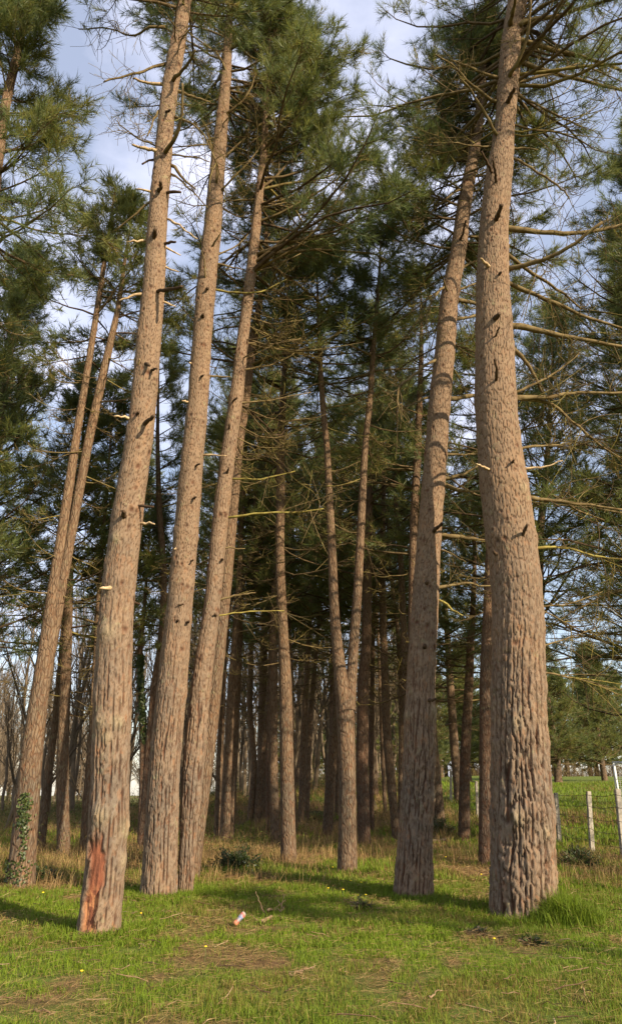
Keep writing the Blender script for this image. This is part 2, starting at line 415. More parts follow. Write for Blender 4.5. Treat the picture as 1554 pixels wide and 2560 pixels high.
# ------------------------------------------------------------------ crowns
def crown_geo(g, rng, axis, rad, z_dead, z_live, Lmax, whorl=.5, nb=4, tw=10, sub=3, nn=24, nl=.15, nw=.0045, az=None, wood=1.0, lean=0.0, droop=.0, top=True):
    """limbs, twigs and needle tufts of one pine, following the trunk axis"""
    z0, H = axis[0, 2], axis[-1, 2]
    zs = np.arange(z0 + z_dead, H - .15, whorl); zs = np.repeat(zs, nb) + rng.normal(0, .06, len(zs) * nb)
    zs = np.clip(zs, z0 + z_dead, H - .05)
    zs = zs[(zs - z0 > z_live) | (rng.random(len(zs)) < .55)]
    Nb = len(zs)
    a = rng.uniform(0, 2 * math.pi, Nb)
    if az: a = az[0] + (rng.uniform(-1, 1, Nb)) * az[1]
    u = np.clip((zs - z0 - z_live) / (H - z0 - z_live), 0, 1); live = zs - z0 > z_live
    Lb = Lmax * np.where(live, (1 - u) ** .75 * .92 + .14, .35 + .45 * rng.random(Nb)) * rng.uniform(.6, 1.12, Nb)
    e0 = np.where(live, R(2) + u * R(50), R(-4)) + rng.normal(0, R(9), Nb)
    e1 = e0 + np.where(live, R(22), R(14)) + rng.normal(0, R(13), Nb) - droop
    K = 7; t = np.linspace(0, 1, K)
    ox = np.interp(zs, axis[:, 2], axis[:, 0]); oy = np.interp(zs, axis[:, 2], axis[:, 1]); rt = np.interp(zs, axis[:, 2], rad)
    el = e0[:, None] + (e1 - e0)[:, None] * t; aa = a[:, None] + np.cumsum(rng.normal(0, .17, (Nb, K)), 1); el = el + np.cumsum(rng.normal(0, .10, (Nb, K)), 1) + np.where(live, 0, 1)[:, None] * (.55 * (t - .45))
    st = (Lb / (K - 1))[:, None]
    d = np.stack([np.cos(el) * np.cos(aa), np.cos(el) * np.sin(aa), np.sin(el)], -1)
    O = np.stack([ox, oy, zs], -1)
    P = O[:, None] + np.concatenate([np.zeros((Nb, 1, 3)), np.cumsum(d[:, :-1] * st[..., None], 1)], 1)
    r = np.clip(.007 + np.where(live, .0085, .0060) * Lb, 0, rt * .5)[:, None] * (1 - .82 * t) * wood
    ctint = np.clip(rng.normal(np.where(live, .25, .38), .22), 0, 1)
    g.tubes(P, r, 5, 0, ctint)
    # twigs
    def spawn(P, Lp, n, lo, hi, lfac, lmin, ang, rbase, K2=4):
        M = len(P)
        if M == 0 or n == 0: return np.zeros((0, K2, 3)), np.zeros(0), np.zeros(0, int), np.zeros(0)
        pi = np.repeat(np.arange(M), n); s = rng.uniform(lo, hi, M * n)
        Kp = P.shape[1]; f = s * (Kp - 1); i = np.minimum(f.astype(int), Kp - 2); w = (f - i)[:, None]
        A, B = P[pi, i], P[pi, i + 1]; o_ = A + (B - A) * w; T_ = unit(B - A)
        side = unit(np.cross(T_, np.array([0, 0, 1.]))) * rng.choice([-1, 1], M * n)[:, None]
        up_ = np.cross(side, T_); up_ *= np.sign(up_[:, 2:3] + 1e-6)
        ph = rng.normal(0, .6, M * n)[:, None]
        an = (ang + rng.normal(0, .22, M * n))[:, None]
        dr = unit(T_ * np.cos(an) + (side * np.cos(ph) + up_ * np.sin(ph)) * np.sin(an))
        ln = np.maximum(lfac * Lp[pi] * (1.08 - s) * rng.uniform(.6, 1.3, M * n), lmin * rng.uniform(.6, 1.3, M * n))
        tt = np.linspace(0, 1, K2)
        bend = rng.normal(0, .25, (M * n, 3)) + np.array([0, 0, .28])
        Q_ = o_[:, None] + ln[:, None, None] * (dr[:, None] * tt[None, :, None] + bend[:, None] * (tt ** 2)[None, :, None] * .45)
        return Q_, ln, pi, s
    Pl, Ll = P[live], Lb[live]
    T1_, l1, p1, s1 = spawn(Pl, Ll, tw, .22, 1, .42, .22, .85, 0)
    g.tubes(T1_, (.004 + .007 * l1)[:, None] * np.linspace(1, .4, 4) * wood, 3, 0, np.clip(rng.normal(.3, .2, len(T1_)), 0, 1))
    T2_, l2, p2, s2 = spawn(T1_, l1, sub, .3, 1, .5, .16, .75, 0, 3)
    g.tubes(T2_, np.full((len(T2_), 3), .004) * wood, 3, 0, np.clip(rng.normal(.3, .2, len(T2_)), 0, 1))
    # dead lower limbs keep bare crooked twigs
    Pd, Ld = P[~live], Lb[~live]
    D1, dl, _, _ = spawn(Pd, Ld, max(4, int(tw * .8)), .25, 1, .5, .25, .8, 0)
    g.tubes(D1, (.004 + .005 * dl)[:, None] * np.linspace(1, .4, 4) * wood, 3, 0, np.clip(rng.normal(.45, .25, len(D1)), 0, 1))
    D2, dl2, _, _ = spawn(D1, dl, 3, .3, 1, .6, .12, .8, 0, 3)
    g.tubes(D2, np.full((len(D2), 3), .0032) * wood, 3, 0, np.clip(rng.normal(.65, .2, len(D2)), 0, 1))
    # tufts: along the last part of every live shoot
    tips = [x for x in (Pl[:, -2:], T1_[:, -2:], T2_[:, -2:]) if len(x)]
    if top: tips.append(np.array([[axis[-2], axis[-1]]]))
    if not tips: return
    E = np.concatenate(tips)
    n = len(E); T_ = unit(E[:, 1] - E[:, 0]) ; end = E[:, 1]
    keep = rng.random(n) > .08; end, T_ = end[keep], T_[keep]; n = len(end)
    ttint = np.clip(rng.normal(.42, .2, n) + .5 * (fbm(end[:, 0] * .8, end[:, 2] * .8, 11, 2) - .5), 0, 1)
    pi = np.repeat(np.arange(n), nn); M = n * nn
    s = rng.random(M); base = end[pi] + T_[pi] * ((s - .75) * .22 * nl / .15)[:, None]
    rv = unit(rng.normal(0, 1, (M, 3))); rv = unit(rv - T_[pi] * np.sum(rv * T_[pi], 1, keepdims=True))
    al = R(62) - s * R(40) + rng.normal(0, .15, M)
    dr = unit(T_[pi] * np.cos(al)[:, None] + rv * np.sin(al)[:, None] + np.array([0, 0, .12]))
    ln = nl * rng.uniform(.65, 1.15, M); wv = unit(np.cross(dr, rng.normal(0, 1, (M, 3)))) * nw
    v = np.stack([base - wv, base + wv, base + dr * ln[:, None]], 1).reshape(-1, 3)
    g.add(v, [np.arange(3 * M).reshape(M, 3)], 1, np.repeat(np.clip(ttint[pi] + rng.normal(0, .06, M), 0, 1), 3))

GROUP = "pines of the stand"
def to_world(pts, Yb=None):
    """pixel trunk outline [(x, y, width)] from the foot up -> 3D points with radii"""
    b0 = ground_at(pts[0][0], pts[0][1]) if Yb is None else None
    if pts[0][0] == 460.0: pts = [(a + 2.5, b_, c * .9) for a, b_, c in pts]
    if pts[0][0] == 247.0: pts = [(a, b_, c * .95) for a, b_, c in pts]
    Y = b0[1] if Yb is None else Yb
    out = []
    for (x, y, w) in pts:
        p = at(x, y, Y); out.append((p, w * .5 * depth(p) / F))
    g0 = float(ground(out[0][0][0], Y))
    p0 = out[0][0].copy(); p0[2] = g0 - .12
    out[0] = (np.array([out[0][0][0], Y, max(out[0][0][2], g0 + .02)]), out[0][1])
    out.insert(0, (p0, out[0][1]))
    return out, Y, g0
def extend(pts, H, g0, lean=None):
    (pa, ra), (pb, rb) = pts[-3], pts[-1]
    top = g0 + H
    if pb[2] < top:
        s = (pb[0] - pa[0]) / (pb[2] - pa[2]) if lean is None else lean
        s *= .6
        pts.append((np.array([pb[0] + s * (top - pb[2]) * .55, pb[1], pb[2] + (top - pb[2]) * .5]), rb * .62))
        pts.append((np.array([pb[0] + s * (top - pb[2]), pb[1], top]), .012))
    return pts

def trim(me_v, base): return me_v - base

def branch_from_pixels(Y, pix, w, dy, r_end=.35, twigs=0, seed=0, mid=None):
    """a limb from its outline in the photo: foot in the trunk's plane, tip dy metres behind it"""
    n = len(pix); K = max(6, n * 3)
    s = np.linspace(0, 1, K); sp = np.linspace(0, 1, n)
    xs, ys = np.interp(s, sp, [p[0] for p in pix]), np.interp(s, sp, [p[1] for p in pix])
    for a in (xs, ys): a[1:-1] = (a[:-2] + 2 * a[1:-1] + a[2:]) / 4
    rng = np.random.default_rng(seed + 7)
    P = np.array([at(x, y, Y + dy * t) for x, y, t in zip(xs, ys, s)])
    P[1:-1] += rng.normal(0, .006, (K - 2, 3))
    r = w * .5 * depth(P[0]) / F * np.linspace(1, r_end, K)
    r *= 1 + rng.uniform(-.12, .12, K)
    return P, r

def pine(name, label, pix, H, z_dead, z_live, Lmax, seed, hero=False, mat_=None, scar=None, lumps=(), limbs=(), kw=None, Yb=None, fork=None, crown=True, base_plate=.085, dep=1.0, group=GROUP):
    kw = dict(kw or {})
    rng = np.random.default_rng(seed)
    pts, Y, g0 = to_world(pix, Yb)
    pts = extend(pts, H, g0)
    base = np.array([pts[0][0][0], Y, g0])
    axis, rad = resample(pts, .022 if hero else .12)
    root = thing("pine_tree", tuple(base), label, "pine tree", group)
    v, q, at_ = trunk_mesh("trunk", axis, rad, hero, seed, scar, lumps, 20, dep, base_plate)
    link("trunk", make_mesh("trunk", v - base, [q], mat_ or (BARK_HERO if hero else BARK), at_), root)
    stems = [(axis, rad)]
    if fork:
        f0 = [(at(x, y, Y), w * .5 * depth(at(x, y, Y)) / F) for x, y, w in fork['pix']]
        f0 = extend(f0, fork['H'], g0)
        ax2, rd2 = resample(f0, .12)
        v, q, _ = trunk_mesh("fork", ax2, rd2, False, seed + 1)
        link("stem", make_mesh("stem", v - base, [q], mat_ or BARK), root)
        stems.append((ax2, rd2))
    if crown:
        g = Geo()
        for i, (ax, rd) in enumerate(stems):
            off = ax[0, 2] - g0
            crown_geo(g, rng, ax, rd, max(z_dead - off * (i > 0), .1), max(z_live - off * (i > 0), .2), Lmax, **kw)
        for k in range(len(g.v)): g.v[k] = g.v[k] - base
        link("crown", g.build("crown", [TWIG, NEEDLE]), root)
    rz = lambda z: np.interp(z, axis[:, 2], rad)
    for i, lb in enumerate(limbs):
        pixl, w, dy = lb[0], lb[1], lb[2]; kind = lb[3] if len(lb) > 3 else 'branch'
        P, r = branch_from_pixels(Y, pixl, w, dy, .45 if kind != 'stub' else .7, 0, seed * 31 + i)
        # root the limb inside the stem
        c = np.array([np.interp(P[0, 2], axis[:, 2], axis[:, 0]), Y, P[0, 2]]); rr = rz(P[0, 2])
        if dy < 0 or kind == 'stub' and abs(P[0, 0] - c[0]) < rr * .8:     # on the camera side of the stem
            o_ = math.sqrt(max(rr ** 2 - min(abs(P[0, 0] - c[0]), rr) ** 2, 0))
            P = np.array([at(x_, y_, Y - o_ * .9 + dy * t_) for (x_, y_), t_ in zip([(F * p[0] / depth(p) + PCX, PCY - F * (-(p[1]) * SP + (p[2] - CAMH) * CP) / depth(p)) for p in P], np.linspace(0, 1, len(P)))])
            P[0] += unit(np.array([c[0] - P[0, 0], c[1] - P[0, 1], 0])) * min(.06, rr * .5)
        else:
            P = np.vstack([c + (P[0] - c) * .5, P]); r = np.concatenate([[r[0] * 1.25], r])
        g = Geo(); tint = {'branch': .5, 'mossy': .95, 'pale': 1.0, 'stub': .12}[kind]
        g.tubes(P[None], r[None], 8, 0, [tint], cap=True)
        if kind in ('branch', 'mossy') and len(P) > 6:
            rg = np.random.default_rng(seed * 77 + i); Lp = np.linalg.norm(P[-1] - P[0])
            if Lp > .8:
                # side twigs, then needle tufts on the outer ones of the live limbs
                m_ = int(10 * Lp)
                s = rg.uniform(.25, 1, m_); f = s * (len(P) - 1); ii = np.minimum(f.astype(int), len(P) - 2); wv = (f - ii)[:, None]
                o_ = P[ii] * (1 - wv) + P[ii + 1] * wv; T_ = unit(P[ii + 1] - P[ii])
                dr = unit(T_ * .6 + unit(rg.normal(0, 1, (m_, 3))) * .8)
                ln = rg.uniform(.25, .9, m_) * min(1, Lp * .5); tt = np.linspace(0, 1, 5)
                bd = rg.normal(0, .5, (m_, 3)) + np.array([0, 0, -.1])
                Q_ = o_[:, None] + ln[:, None, None] * (dr[:, None] * tt[None, :, None] + bd[:, None] * (tt ** 2)[None, :, None])
                g.tubes(Q_, (.003 + .007 * ln)[:, None] * np.linspace(1, .35, 5), 4, 0, np.clip(rg.normal(.5, .25, m_), 0, 1))
                j = np.repeat(np.arange(m_), 3); s2 = rg.uniform(.3, 1, len(j)); k2 = np.minimum((s2 * 4).astype(int), 3)
                o2 = Q_[j, k2]; d2 = unit(unit(Q_[j, k2 + 1] - Q_[j, k2]) + unit(rg.normal(0, 1, (len(j), 3))) * .9); l2 = rg.uniform(.1, .4, len(j))
                b2 = rg.normal(0, .4, (len(j), 3)); t3 = np.linspace(0, 1, 4)
                Q2 = o2[:, None] + l2[:, None, None] * (d2[:, None] * t3[None, :, None] + b2[:, None] * (t3 ** 2)[None, :, None])
                g.tubes(Q2, np.full((len(j), 4), .003), 3, 0, np.clip(rg.normal(.5, .25, len(j)), 0, 1))
        for k in range(len(g.v)): g.v[k] = g.v[k] - base
        nm = 'branch_stub' if kind in ('stub', 'pale') and len(pixl) <= 3 else 'branch'
        ob_ = link(nm, g.build(nm, [TWIG if kind in ('branch', 'mossy') else DEADWOOD]), root)
        if kind == 'pale': ob_["label"] = "broken branch with pale bare wood"
        if kind == 'mossy': ob_["label"] = "branch covered in yellow-green moss"
    return root, axis, rad, base

def z5(l): return [(x / 1.9254, y / 1.9254) for x, y in l]
def z6(l): return [(777 + x / 1.9254, y / 1.9254) for x, y in l]
def z7(l): return [(x / 1.9254, 550 + y / 1.9254) for x, y in l]
def z8(l): return [(777 + x / 1.9254, 550 + y / 1.9254) for x, y in l]
def z3(l): return [(x / 1.9254, 1100 + y / 1.9254) for x, y in l]
def z4(l): return [(777 + x / 1.9254, 1100 + y / 1.9254) for x, y in l]
def px(rows): return [((a + b_) / 2, y, b_ - a) for a, b_, y in rows]

NEAR = dict(whorl=.40, nb=5, tw=13, sub=4, nn=26, nl=.18, nw=.0045)
MID = dict(whorl=.52, nb=4, tw=10, sub=3, nn=15, nl=.19, nw=.0064)
FAR = dict(whorl=.5, nb=4, tw=9, sub=2, nn=10, nl=.22, nw=.010, wood=1.2)

MIDB = dict(MID, az=(R(90), R(132))); FARB = dict(FAR, az=(R(90), R(140)))

# the big pine by the fence
S = 1 / 1.9254
big_limbs = [
 (z8([(950,40),(1100,60),(1250,65),(1420,45),(1520,10)]),15,.4), (z8([(945,235),(1100,200),(1250,130),(1400,10)]),13,-.7),
 (z8([(955,305),(1100,370),(1300,460),(1510,525)]),12,.5), (z8([(950,170),(1050,250),(1200,340),(1300,430)]),11,1.0),
 (z8([(970,510),(1100,530),(1250,565),(1510,612)]),17,.3), (z8([(970,620),(1050,700),(1110,830)]),12,.2),
 (z8([(980,855),(1150,855),(1250,830),(1510,830)]),14,.6), (z8([(985,830),(1100,780),(1200,720),(1290,640)]),8,.3),
 (z8([(985,860),(1140,870),(1250,960),(1380,1080),(1510,1160)]),10,1.2), (z4([(1045,275),(1150,290),(1300,310),(1510,337)]),12,.5),
 (z4([(1095,520),(1160,515),(1240,520),(1380,560),(1510,577)]),8,.2,'mossy'), (z4([(1010,40),(1150,25),(1250,20)]),8,.9),
 (z4([(1115,802),(1250,790),(1400,730)]),5,.4), (z4([(1120,990),(1250,950),(1380,900)]),4,.5),
 (z4([(1120,825),(1280,910),(1440,960)]),4,.7), (z4([(1125,1120),(1300,1150),(1510,1235)]),6,.8),
 (z4([(1025,140),(1130,130),(1210,100)]),7,-.1,'pale'), (z4([(1010,475),(1025,440),(1040,405)]),9,-.22,'stub'),
 (z4([(850,140),(825,128),(795,115)]),7,-.25,'pale'), (z4([(955,115),(975,95)]),7,-.15,'stub'),
 (z6([(1005,190),(1150,240),(1300,270),(1510,345)]),14,.3), (z6([(1010,300),(1150,350),(1350,400),(1510,440)]),13,.5),
 (z6([(1000,395),(1150,355),(1300,300)]),8,.2), (z6([(945,375),(1000,290),(1050,150),(1055,-10)]),11,-.8),
 (z6([(900,380),(780,330),(670,290)]),9,-.3), (z6([(890,495),(780,420),(690,320),(600,265)]),9,-.5),
 (z6([(895,655),(850,570),(780,450),(720,380)]),9,-.6), (z6([(940,500),(960,460),(980,420)]),12,-.3,'stub'),
 (z6([(975,715),(1040,715),(1090,720)]),7,.0), (z6([(850,705),(750,700),(660,680)]),5,-.2),
 (z6([(970,755),(1080,820),(1200,900),(1240,950)]),7,-.2), (z6([(890,880),(885,830),(875,770)]),7,-.4,'stub'),
 (z6([(885,1060),(900,1030),(915,985)]),13,-.3,'stub'), (z6([(990,120),(1060,95),(1200,75),(1350,20),(1460,-5)]),13,-.2),
 (z6([(955,120),(970,60),(985,-20)]),14,-.6), (z6([(1000,460),(1150,540),(1300,610)]),7,.1), (z6([(870,830),(850,790),(820,730)]),7,-.4,'stub'),
 (z8([(855,220),(835,205),(815,185)]),9,-.25,'pale'), (z8([(895,270),(915,250)]),8,-.12,'stub'), (z8([(880,480),(905,450)]),14,-.14,'stub'),
 (z8([(885,565),(895,540),(905,515)]),5,-.2,'stub'), (z8([(885,775),(897,735),(882,670)]),8,-.35,'stub'), (z4([(885,545),(880,535)]),9,-.06,'stub'),
]
pine("pine_tree", "massive pine with deeply furrowed bark rising from a tall grass tuft",
     px([(1230,1386,2296),(1230,1385,2250),(1226,1384,2167),(1231,1377,2012),(1229,1364,1856),(1229,1358,1700),(1234,1359,1619),(1230,1351,1464),(1211,1330,1308),(1200,1315,1204),(1194,1296,1100),(1187,1289,1017),(1190,1281,862),(1190,1270,706),(1200,1268,550),(1216,1281,416),(1239,1283,312),(1244,1296,208),(1252,1299,104),(1270,1317,0)]),
     22, 12.0, 13.4, 3.9, 101, True, limbs=big_limbs, kw=dict(NEAR, nb=6, az=(R(40), R(105))), base_plate=.085, dep=1.9,
     lumps=((1.15, R(-115), .11, .03), (1.0, R(-60), .08, .025), (2.2, R(-110), .10, .02), (5.3, R(-60), .10, .03)))
# mid right hero
right_limbs = [
 (z8([(600,665),(500,740),(420,800),(415,880),(425,905)]),8,-.5), (z8([(565,850),(500,880),(430,912)]),7,-.3),
 (z8([(670,860),(780,845),(900,850)]),14,.5), (z8([(700,340),(780,310),(840,300)]),7,.4), (z8([(715,240),(780,200),(850,190)]),7,.4),
 (z8([(640,315),(590,370),(555,450),(555,530)]),7,-.4), (z8([(655,345),(630,270),(605,235)]),5,-.5),
 (z8([(700,385),(790,400),(850,420)]),12,.5),(z8([(695,480),(790,460),(860,430)]),9,.4),
 (z4([(645,185),(740,165),(800,125)]),9,.1), (z4([(650,220),(720,245),(820,250)]),13,.5), (z4([(630,455),(750,470),(860,487)]),13,.4),
 (z4([(615,710),(740,690),(880,702)]),9,.3), (z4([(620,765),(680,820),(730,845)]),7,-.1,'mossy'), (z4([(585,440),(605,425),(630,400)]),10,-.25,'stub'),
 (z4([(620,525),(690,555),(745,588)]),5,-.2), (z4([(660,70),(800,70),(900,80)]),7,.4), (z4([(545,1000),(550,985)]),12,-.08,'stub'),
 (z4([(560,1255),(600,1245)]),8,-.2,'stub'), (z4([(555,695),(560,680)]),9,-.08,'stub'), (z8([(715,100),(735,50),(745,0)]),7,-.3,'stub'),
 (z6([(735,900),(640,960),(560,1040),(510,1080)]),6,-.3), (z6([(740,760),(640,800),(560,860)]),6,.2), (z6([(560,755),(650,700),(760,640),(840,580)][::-1]),9,-.3),
]
pine("pine_tree", "pine with a bulging ring on its lower stem, just left of the massive furrowed one",
     px([(982,1078,2242),(986,1077,2200),(994,1080,2115),(1006,1080,1980),(1008,1088,1908),(1014,1086,1780),(1017,1084,1700),(1022,1089,1619),(1032,1096,1464),(1045,1103,1308),(1057,1113,1204),(1063,1118,1100),(1072,1126,992),(1088,1137,862),(1100,1144,732),(1121,1160,654),(1130,1167,602),(1136,1172,550),(1150,1184,467),(1175,1200,364),(1190,1211,260),(1199,1214,156)]),
     17.5, 8.5, 10.6, 2.5, 102, True, limbs=right_limbs, kw=dict(NEAR, az=(R(85), R(125))), base_plate=.062, dep=1.3,
     lumps=((1.35, R(-20), .10, .02), (2.45, R(-40), .12, .03), (2.4, R(-150), .10, .02)))
# left heroes
left_limbs = [
 (z5([(785,305),(700,340),(600,365),(500,395)]),8,-.3), (z5([(775,405),(700,400),(640,378)]),9,-.1,'pale'), (z5([(825,390),(900,320),(940,240)]),10,-.5),
 (z5([(790,735),(850,660),(880,540),(878,400)]),11,-.7), (z5([(765,725),(700,715),(635,695)]),10,-.1,'pale'), (z5([(745,700),(650,660),(590,610),(560,580)]),5,.1),
 (z5([(770,920),(772,900),(775,875)]),10,-.25,'stub'), (z5([(735,920),(655,910)]),7,-.05,'pale'), (z5([(805,925),(870,925)]),8,-.1,'stub'),
 (z5([(770,520),(735,590),(710,655)]),7,-.2), (z5([(862,440),(950,470),(1015,495)]),8,.1), (z5([(850,560),(950,610),(1000,680),(1050,800)]),6,-.2),
 (z5([(830,745),(950,760),(1010,780)]),5,.2), (z5([(830,790),(880,860),(940,910)]),9,-.1), (z5([(825,830),(900,890),(1000,1000)]),6,-.1),
 (z5([(725,970),(640,1040),(560,1105)]),6,.1), (z5([(740,765),(685,790)]),6,-.1,'stub'), (z5([(805,1045),(880,1100),(950,1150)]),6,-.1,'pale'),
 (z5([(745,1150),(750,1100)]),13,-.15,'stub'), (z7([(700,100),(610,105)]),8,-.05,'pale'), (z7([(795,115),(845,105)]),8,-.1,'stub'),
 (z7([(795,130),(870,170)]),6,.05,'pale'), (z7([(795,225),(860,250)]),6,.0,'pale'), (z7([(755,340),(820,335),(875,320)]),9,-.35,'stub'),
 (z7([(690,355),(630,365),(575,388)]),8,-.1,'pale'), (z7([(790,395),(845,415)]),6,.0,'pale'), (z7([(635,955),(550,945)]),9,-.1,'pale'),
 (z7([(700,975),(740,942)]),12,-.25,'stub'), (z7([(740,70),(745,45)]),10,-.15,'stub'), (z3([(670,315),(740,322)]),8,-.1,'stub'), (z3([(680,400),(745,405)]),8,-.1,'pale'),
 (z3([(600,375),(595,345)]),13,-.12,'stub'), (z3([(545,710),(480,715)]),12,-.1,'pale'), (z3([(635,780),(675,790)]),7,.0,'stub'),
 (z7([(700,690),(720,700)]),9,-.12,'stub'), (z7([(730,720),(755,715)]),7,-.12,'stub'), (z7([(665,700),(672,670)]),8,-.1,'pale'),
 (z7([(660,940),(668,925)]),8,-.1,'stub'), (z5([(800,540),(820,530)]),7,-.12,'stub'), (z5([(720,130),(640,180),(520,130),(380,140)]),6,.6),
]
pine("pine_tree", "pale pine with a raw orange-red wound where bark is stripped near its foot",
     px([(194,300,2336),(201,302,2280),(208,308,2219),(221,318,2115),(224,320,2010),(229,324,1908),(232,328,1800),(233,330,1700),(240,333,1640),(246,330,1580),(255,338,1464),(274,355,1330),(293,365,1208),(311,382,1147-20),(326,391,1017),(340,403,862),(358,413,706),(370,418,550),(371,421,519),(383,430,416),(393,434,312),(407,448,208),(436,473,52)]),
     19, 12.5, 13.6, 2.3, 103, True, limbs=left_limbs, kw=NEAR, base_plate=.046, dep=.6, scar=(R(-105), .080, .16, .95),
     lumps=((1.16, R(-95), .10, .04), (1.05, R(-20), .11, .035), (2.05, R(-110), .09, .025), (2.05, R(-60), .09, .025), (3.0, R(-100), .11, .04), (.75, R(-15), .08, .02), (4.1, R(-110), .08, .02), (1.9, R(-90), .08, .02)))
t2l = [
 (z5([(1090,550),(1180,480),(1240,340)]),7,-.2), (z5([(1045,890),(1045,800),(1000,640)]),7,-.4), (z5([(1060,920),(1200,780),(1350,560)]),6,-.3),
 (z5([(1070,770),(1200,640),(1300,560)]),6,.2), (z7([(1035,335),(1150,352),(1270,345),(1380,285)]),6,.1,'mossy'), (z7([(990,290),(985,200),(970,145)]),5,-.3),
 (z7([(1020,130),(1065,60)]),6,-.2), (z7([(1045,210),(1170,240)]),6,.1), (z7([(1045,170),(1150,120),(1200,60)]),5,.2), (z3([(980,72),(1090,76)]),6,-.1,'pale'),
 (z3([(945,125),(960,115)]),6,-.1,'stub'), (z3([(930,285),(945,275)]),6,-.1,'stub'), (z3([(850,875),(858,870)]),7,-.05,'stub'), (z3([(900,880),(910,870)]),7,-.08,'stub'),
 (z3([(850,520),(840,525)]),5,-.1,'pale'), (z3([(925,580),(930,575)]),5,-.1,'stub'), (z7([(975,465),(978,455)]),10,-.1,'stub'), (z7([(1000,335),(998,325)]),8,-.1,'stub'),
 (z7([(910,880),(875,870)]),7,-.1,'pale'), (z7([(920,690),(912,688)]),7,-.2,'pale'), (z7([(965,755),(980,745)]),6,-.1,'stub'), (z7([(1010,752),(1110,755)]),6,.1), (z5([(1100,360),(1040,240),(960,210)]),6,-.2),
 (z5([(1120,190),(1180,260),(1260,300)]),6,.1), (z3([(890,790),(858,792)]),5,-.08,'stub'),
]
pine("pine_tree", "straight pine with reddish plated bark just in front of a grey shaded pine",
     px([(351,440,2244),(356,441,2180),(361,443,2115),(364,444,2064),(375,448,1908),(396,470,1700),(403,472,1640),(418,480,1516),(438,498,1308),(457,512,1100),(469,519,1017),(480,527,862),(493,540,706),(512,555,550),(525,562,416),(538,569,312),(551,577,208),(564,582,52)]),
     20, 12.0, 14.6, 2.8, 104, True, limbs=t2l, kw=dict(NEAR, az=(R(80), R(125))), base_plate=.05, dep=.7, lumps=((3.2, R(-90), .1, .015),))
t3l = [
 (z3([(1120,185),(1250,190),(1420,150)]),6,-.1,'mossy'), (z3([(1100,375),(1250,350),(1450,350),(1560,330)]),7,-.2,'mossy'), (z3([(1062,768),(1150,745),(1230,735)]),6,.1),
 (z3([(1050,845),(1200,825),(1370,822)]),5,.2,'mossy'), (z3([(1090,520),(1180,522)]),5,.1), (z7([(1165,880),(1300,870),(1496,830)]),6,.3), (z7([(1180,720),(1300,700),(1420,640)]),6,.2),
 (z7([(1190,595),(1300,600),(1450,570)]),6,.2), (z7([(1115,880),(1140,852)]),6,-.2,'stub'), (z7([(1105,1010),(1103,980)]),6,-.1,'stub'), (z3([(1095,165),(1100,130)]),6,-.1,'stub'),
 (z3([(1040,845),(1035,835)]),6,-.08,'stub'), (z3([(1068,575),(1075,575)]),6,-.08,'stub'), (z5([(1225,960),(1100,968),(1050,965)]),5,.2), (z5([(1260,1000),(1400,970),(1500,965)]),5,.2),
 (z5([(1240,700),(1300,640),(1420,600)]),5,.1), (z7([(1200,470),(1300,500),(1460,480)]),5,.2), (z7([(1215,250),(1300,230),(1450,160)]),5,.2), (z7([(1160,465),(1050,480)]),4,.2),
]
pine("pine_tree", "grey shaded pine right behind the straight reddish one, its stem darker than both neighbours",
     px([(440,480,2238),(443,485,2170),(446,493,2064),(451,512,1908),(475,527,1700),(478,530,1723-40),(506,550,1516),(525,569,1308),(553,592,1100),(566,605,1017),(587,618,862),(608,636,706),(626,652,550),(644,662,416),(657,671,260),(664,674,120)]),
     18.5, 6.5, 10.2, 3.2, 105, True, limbs=t3l, kw=dict(NEAR, az=(R(45), R(100))), base_plate=.052, dep=.75)
# second stem behind the grey pine
pine("pine_tree", "slim dark pine almost hidden behind the grey shaded pine, showing beside its upper stem",
     [(478,2196,40),(530,1800,34),(565,1450,30),(580,1290,27),(599,1100,20),(612,1017,22),(629,862,24),(650,757,14),(664,654,12),(668,500,10),(668,350,8)],
     16.5, 5.0, 9.5, 3.0, 106, kw=MIDB)
# left stand
pine("pine_tree", "dappled pine with a double upper stem and ivy creeping over its lower bark",
     [(51,2216,70),(57,2140,64),(64,2064,60),(77,1908,55),(90,1800,48),(105,1700,43),(122,1600,42),(138,1464,34),(160,1308,26),(190,1100,20),(221,914,16),(246,757,14),(262,650,11)],
     13.6, 4.5, 9.2, 1.9, 107, kw=MIDB, fork=dict(pix=[(112,1700,24),(134,1600,24),(153,1480,25),(184,1308,22),(222,1100,22),(263,914,20),(299,757,12),(312,650,9)], H=12.6))
pine("pine_tree", "dark straight pine between the ivy-clad pine and the wounded one",
     [(160,2147,34),(158,2040,30),(157,1908,29),(160,1800,27),(164,1700,27),(168,1600,25),(175,1412,18),(182,1250,15),(190,1100,12)],
     11.5, 2.9, 4.6, 2.3, 108, kw=MIDB)
pine("pine_tree", "thin leaning pine half hidden behind the dark straight one",
     [(100,2141,22),(110,2040,21),(119,1960,20),(138,1804,17),(152,1660,14),(164,1500,10)], 12.5, 3.1, 5.2, 2.2, 109, kw=FARB)
pine("pine_tree", "slim pine showing beside the lower stem of the wounded pine",
     [(208,2141,20),(218,1980,18),(228,1850,15),(236,1700,13),(246,1500,10)], 12, 3.1, 4.9, 2.0, 110, kw=FARB)
r9 = pine("pine_tree", "dark young pine with ivy on its stem, between the wounded and the reddish pine",
     [(352,2120,18),(357,1960,17),(357,1830,15),(349,1700,15),(351,1600,13),(358,1560,10)], 9.0, 2.9, 4.4, 1.5, 111, kw=FARB, mat_=BARK_RED)
